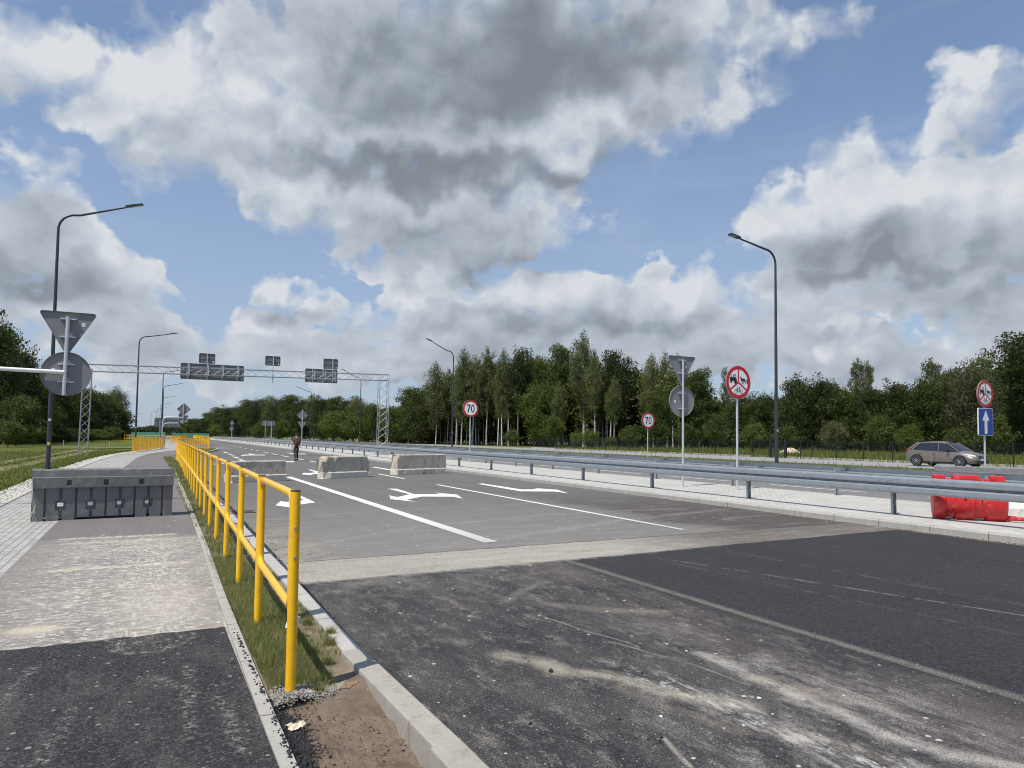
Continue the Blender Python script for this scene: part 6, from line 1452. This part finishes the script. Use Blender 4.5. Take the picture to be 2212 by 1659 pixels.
for px,py,dep,w,k_,l in LW: photo_tree(k_,px,py,dep,w,l,'trees of the left wood',None,'tree',-.25)
for px,py,dep,w,l in ((20,915,82,60,'dark bush at the foot of the left wood, left edge'),(75,922,92,60,'bush at the foot of the left wood left of the lamp post'),(140,928,108,60,'bush at the foot of the left wood right of the lamp post'),(200,930,130,60,'bush behind the foot of the left lattice column'),(240,925,150,44,'bush before the right end of the left wood')):
    photo_tree('shrub1',px,py,dep,w,l,'bushes before the left wood','leaf_mid','bush',-.25)
# depth of the woods behind: one mass
def mass(name,items,z0,leafm,keep=3800,barkm=None):
    VV=[];LL=[]; tb=MB()
    for kind,x,y,h,w in items:
        a=AR_[kind]; P_=a.P[rng.choice(len(a.P),keep)]; q=rng.uniform(0,6.28); c,s_=math.cos(q),math.sin(q)
        PP=np.stack([(P_[:,0]*c-P_[:,1]*s_)*w/a.w+x,(P_[:,0]*s_+P_[:,1]*c)*w/a.w+y,P_[:,2]*h/a.h+z0],1); VV.append(PP)
        r_=rng.uniform(.08,.15); tb.tube([(x,y,z0-.3),(x+rng.normal(0,.3),y,z0+h*.75)],[r_,r_*.4],5)
    V,Fc=leafcloud(np.vstack(VV),.42,.75); o=tris_object(name,V,Fc,leafm,4,'stuff')
    tb.build(name+'_trunks',barkm or M['bark_grey'],o); return o
its=[]
for px in range(850,2330,16):
    top=np.interp(px,[850,900,945,1000,1120,1262,1330,1400,1500,1560,1650,1750,1850,1950,2050,2150,2330],[872,842,800,770,765,765,775,780,805,850,850,822,828,825,808,790,720])
    base_=np.interp(px,[850,945,1120,1262,1500,1700,2000,2330],[158,150,142,134,128,114,106,92])
    for j in range(2):
        dep=base_+6+j*13+rng.uniform(-4,4); p_=px+rng.uniform(-10,10); X,Y,_=at(p_,top,dep); h=max(5,zof(top+rng.uniform(4,40),X,Y)); its.append((['broad1','broad2','birch3','broad3'][rng.integers(4)],X,Y,h,rng.uniform(5.5,8)))
mass('wood_behind',its,.1,M['leaf_dark'])
its=[]
for px in range(400,860,14):
    top=np.interp(px,[400,440,500,560,700,780,860],[906,902,878,856,858,860,878]); base_=np.interp(px,[400,440,500,560,700,860],[440,390,300,245,198,160])
    dep=base_+14; X,Y,_=at(px,top,dep); h=zof(top+rng.uniform(3,16),X,Y); its.append((['broad1','broad3'][rng.integers(2)],X,Y,max(5,h),rng.uniform(7,10)))
for px in range(270,440,9):
    top=np.interp(px,[270,300,330,360,400,440],[925,921,917,913,908,903]); dep=560; X,Y,_=at(px,top,dep); its.append(('broad1',X,Y,max(5,zof(top,X,Y)),14.))
mass('roadside_wood_behind',its,.1,M['leaf_dark'],3000)
its=[]
for px in range(-70,262,13):
    top=np.interp(px,[-70,0,30,60,100,150,200,262],[640,680,715,770,810,826,838,846]); base_=np.interp(px,[-70,0,100,200,262],[96,108,132,172,215])
    for j in range(2): dep=base_+6+12*j; X,Y,_=at(px+rng.uniform(-6,6),top,dep); its.append((['broad1','broad2'][rng.integers(2)],X,Y,max(5,zof(top+rng.uniform(6,40),X,Y)),rng.uniform(6,8)))
mass('left_wood_behind',its,-.25,M['leaf_dark'])
# loose pale trunks inside the right wood edge
for i,(px,py0,py1,dep,lean,l) in enumerate(((985,880,957,136,.6,'thin white trunk right beside the second dark lamp post'),(1020,855,958,138,-1.0,'leaning white trunk left of the left 70 sign pole'),(1075,880,960,136,-.8,'white trunk leaning left below the forked birch'),(1084,860,962,134,-.5,'second white trunk right of the forked birch'),(1098,885,962,133,-.5,'short white trunk left of the dark oak trunk'),(1205,900,966,120,.3,'thin pale trunk left of the white birch trunk'),(1285,850,968,118,.5,'second white birch trunk with dark marks right of the tallest birch'),(1318,890,968,116,-.8,'thin white trunk left of the brown forked trunk'))):
    X,Y,_=at(px,py1,dep); h=zof(py0,X,Y)+2.5
    t=thing('birch_tree',l,'tree',(X,Y,.1),rng.uniform(0,6),'pale trunks at the edge of the right wood')
    MB().tube([(0,0,-.2),(-lean*.2,0,h*.5),(-lean,0,h)],[.13,.10,.05],8).build('trunk',M['bark_birch'],t,True)
    c=AR_['birch2'].crown.copy(); COL.objects.link(c); c.parent=t; k=(h*1.45)/17.; c.scale=(.55,.55,k); c.location=(-lean,0,0)
# dark floor of the woods
b=MB(); pts=[at(px,962,d)[:2] for px,d in ((860,152),(945,140),(1120,128),(1262,118),(1500,108),(1700,98),(2000,90),(2330,76))]; pt2=[at(px,962,d+90)[:2] for px,d in ((2330,76),(1700,98),(1262,118),(860,152))]
b.poly(pts+pt2,.125); b.build('forest_floor',soil('dark leaf litter',(.045,.036,.022),(.06,.05,.028),(.03,.035,.015),1.,.3),kind='structure')
its=[]
for px in range(860,2330,9):
    d=np.interp(px,[860,945,1120,1262,1500,1700,2000,2330],[158,148,138,130,118,108,98,84]); X,Y,_=at(px+rng.uniform(-5,5),960,d+rng.uniform(2,22)); its.append((['shrub1','shrub2'][rng.integers(2)],X,Y,rng.uniform(2.,4.2),rng.uniform(3,5)))
mass('undergrowth',its,.1,M['leaf_dark'],700)

# thicket of thin birches just inside the edge
its=[]
for px in list(rng.uniform(938,1112,34))+list(rng.uniform(1185,1350,16))+list(rng.uniform(1390,1500,10)):
    d=np.interp(px,[860,945,1120,1262,1500],[158,146,136,127,118])+rng.uniform(0,9); X,Y,_=at(px,960,d); its.append((['birch1','birch2','birch3'][rng.integers(3)],X,Y,rng.uniform(10.5,16.),rng.uniform(2.2,3.6)))
mass('birch_thicket',its,.1,M['leaf_birch'],900,M['bark_birch'])
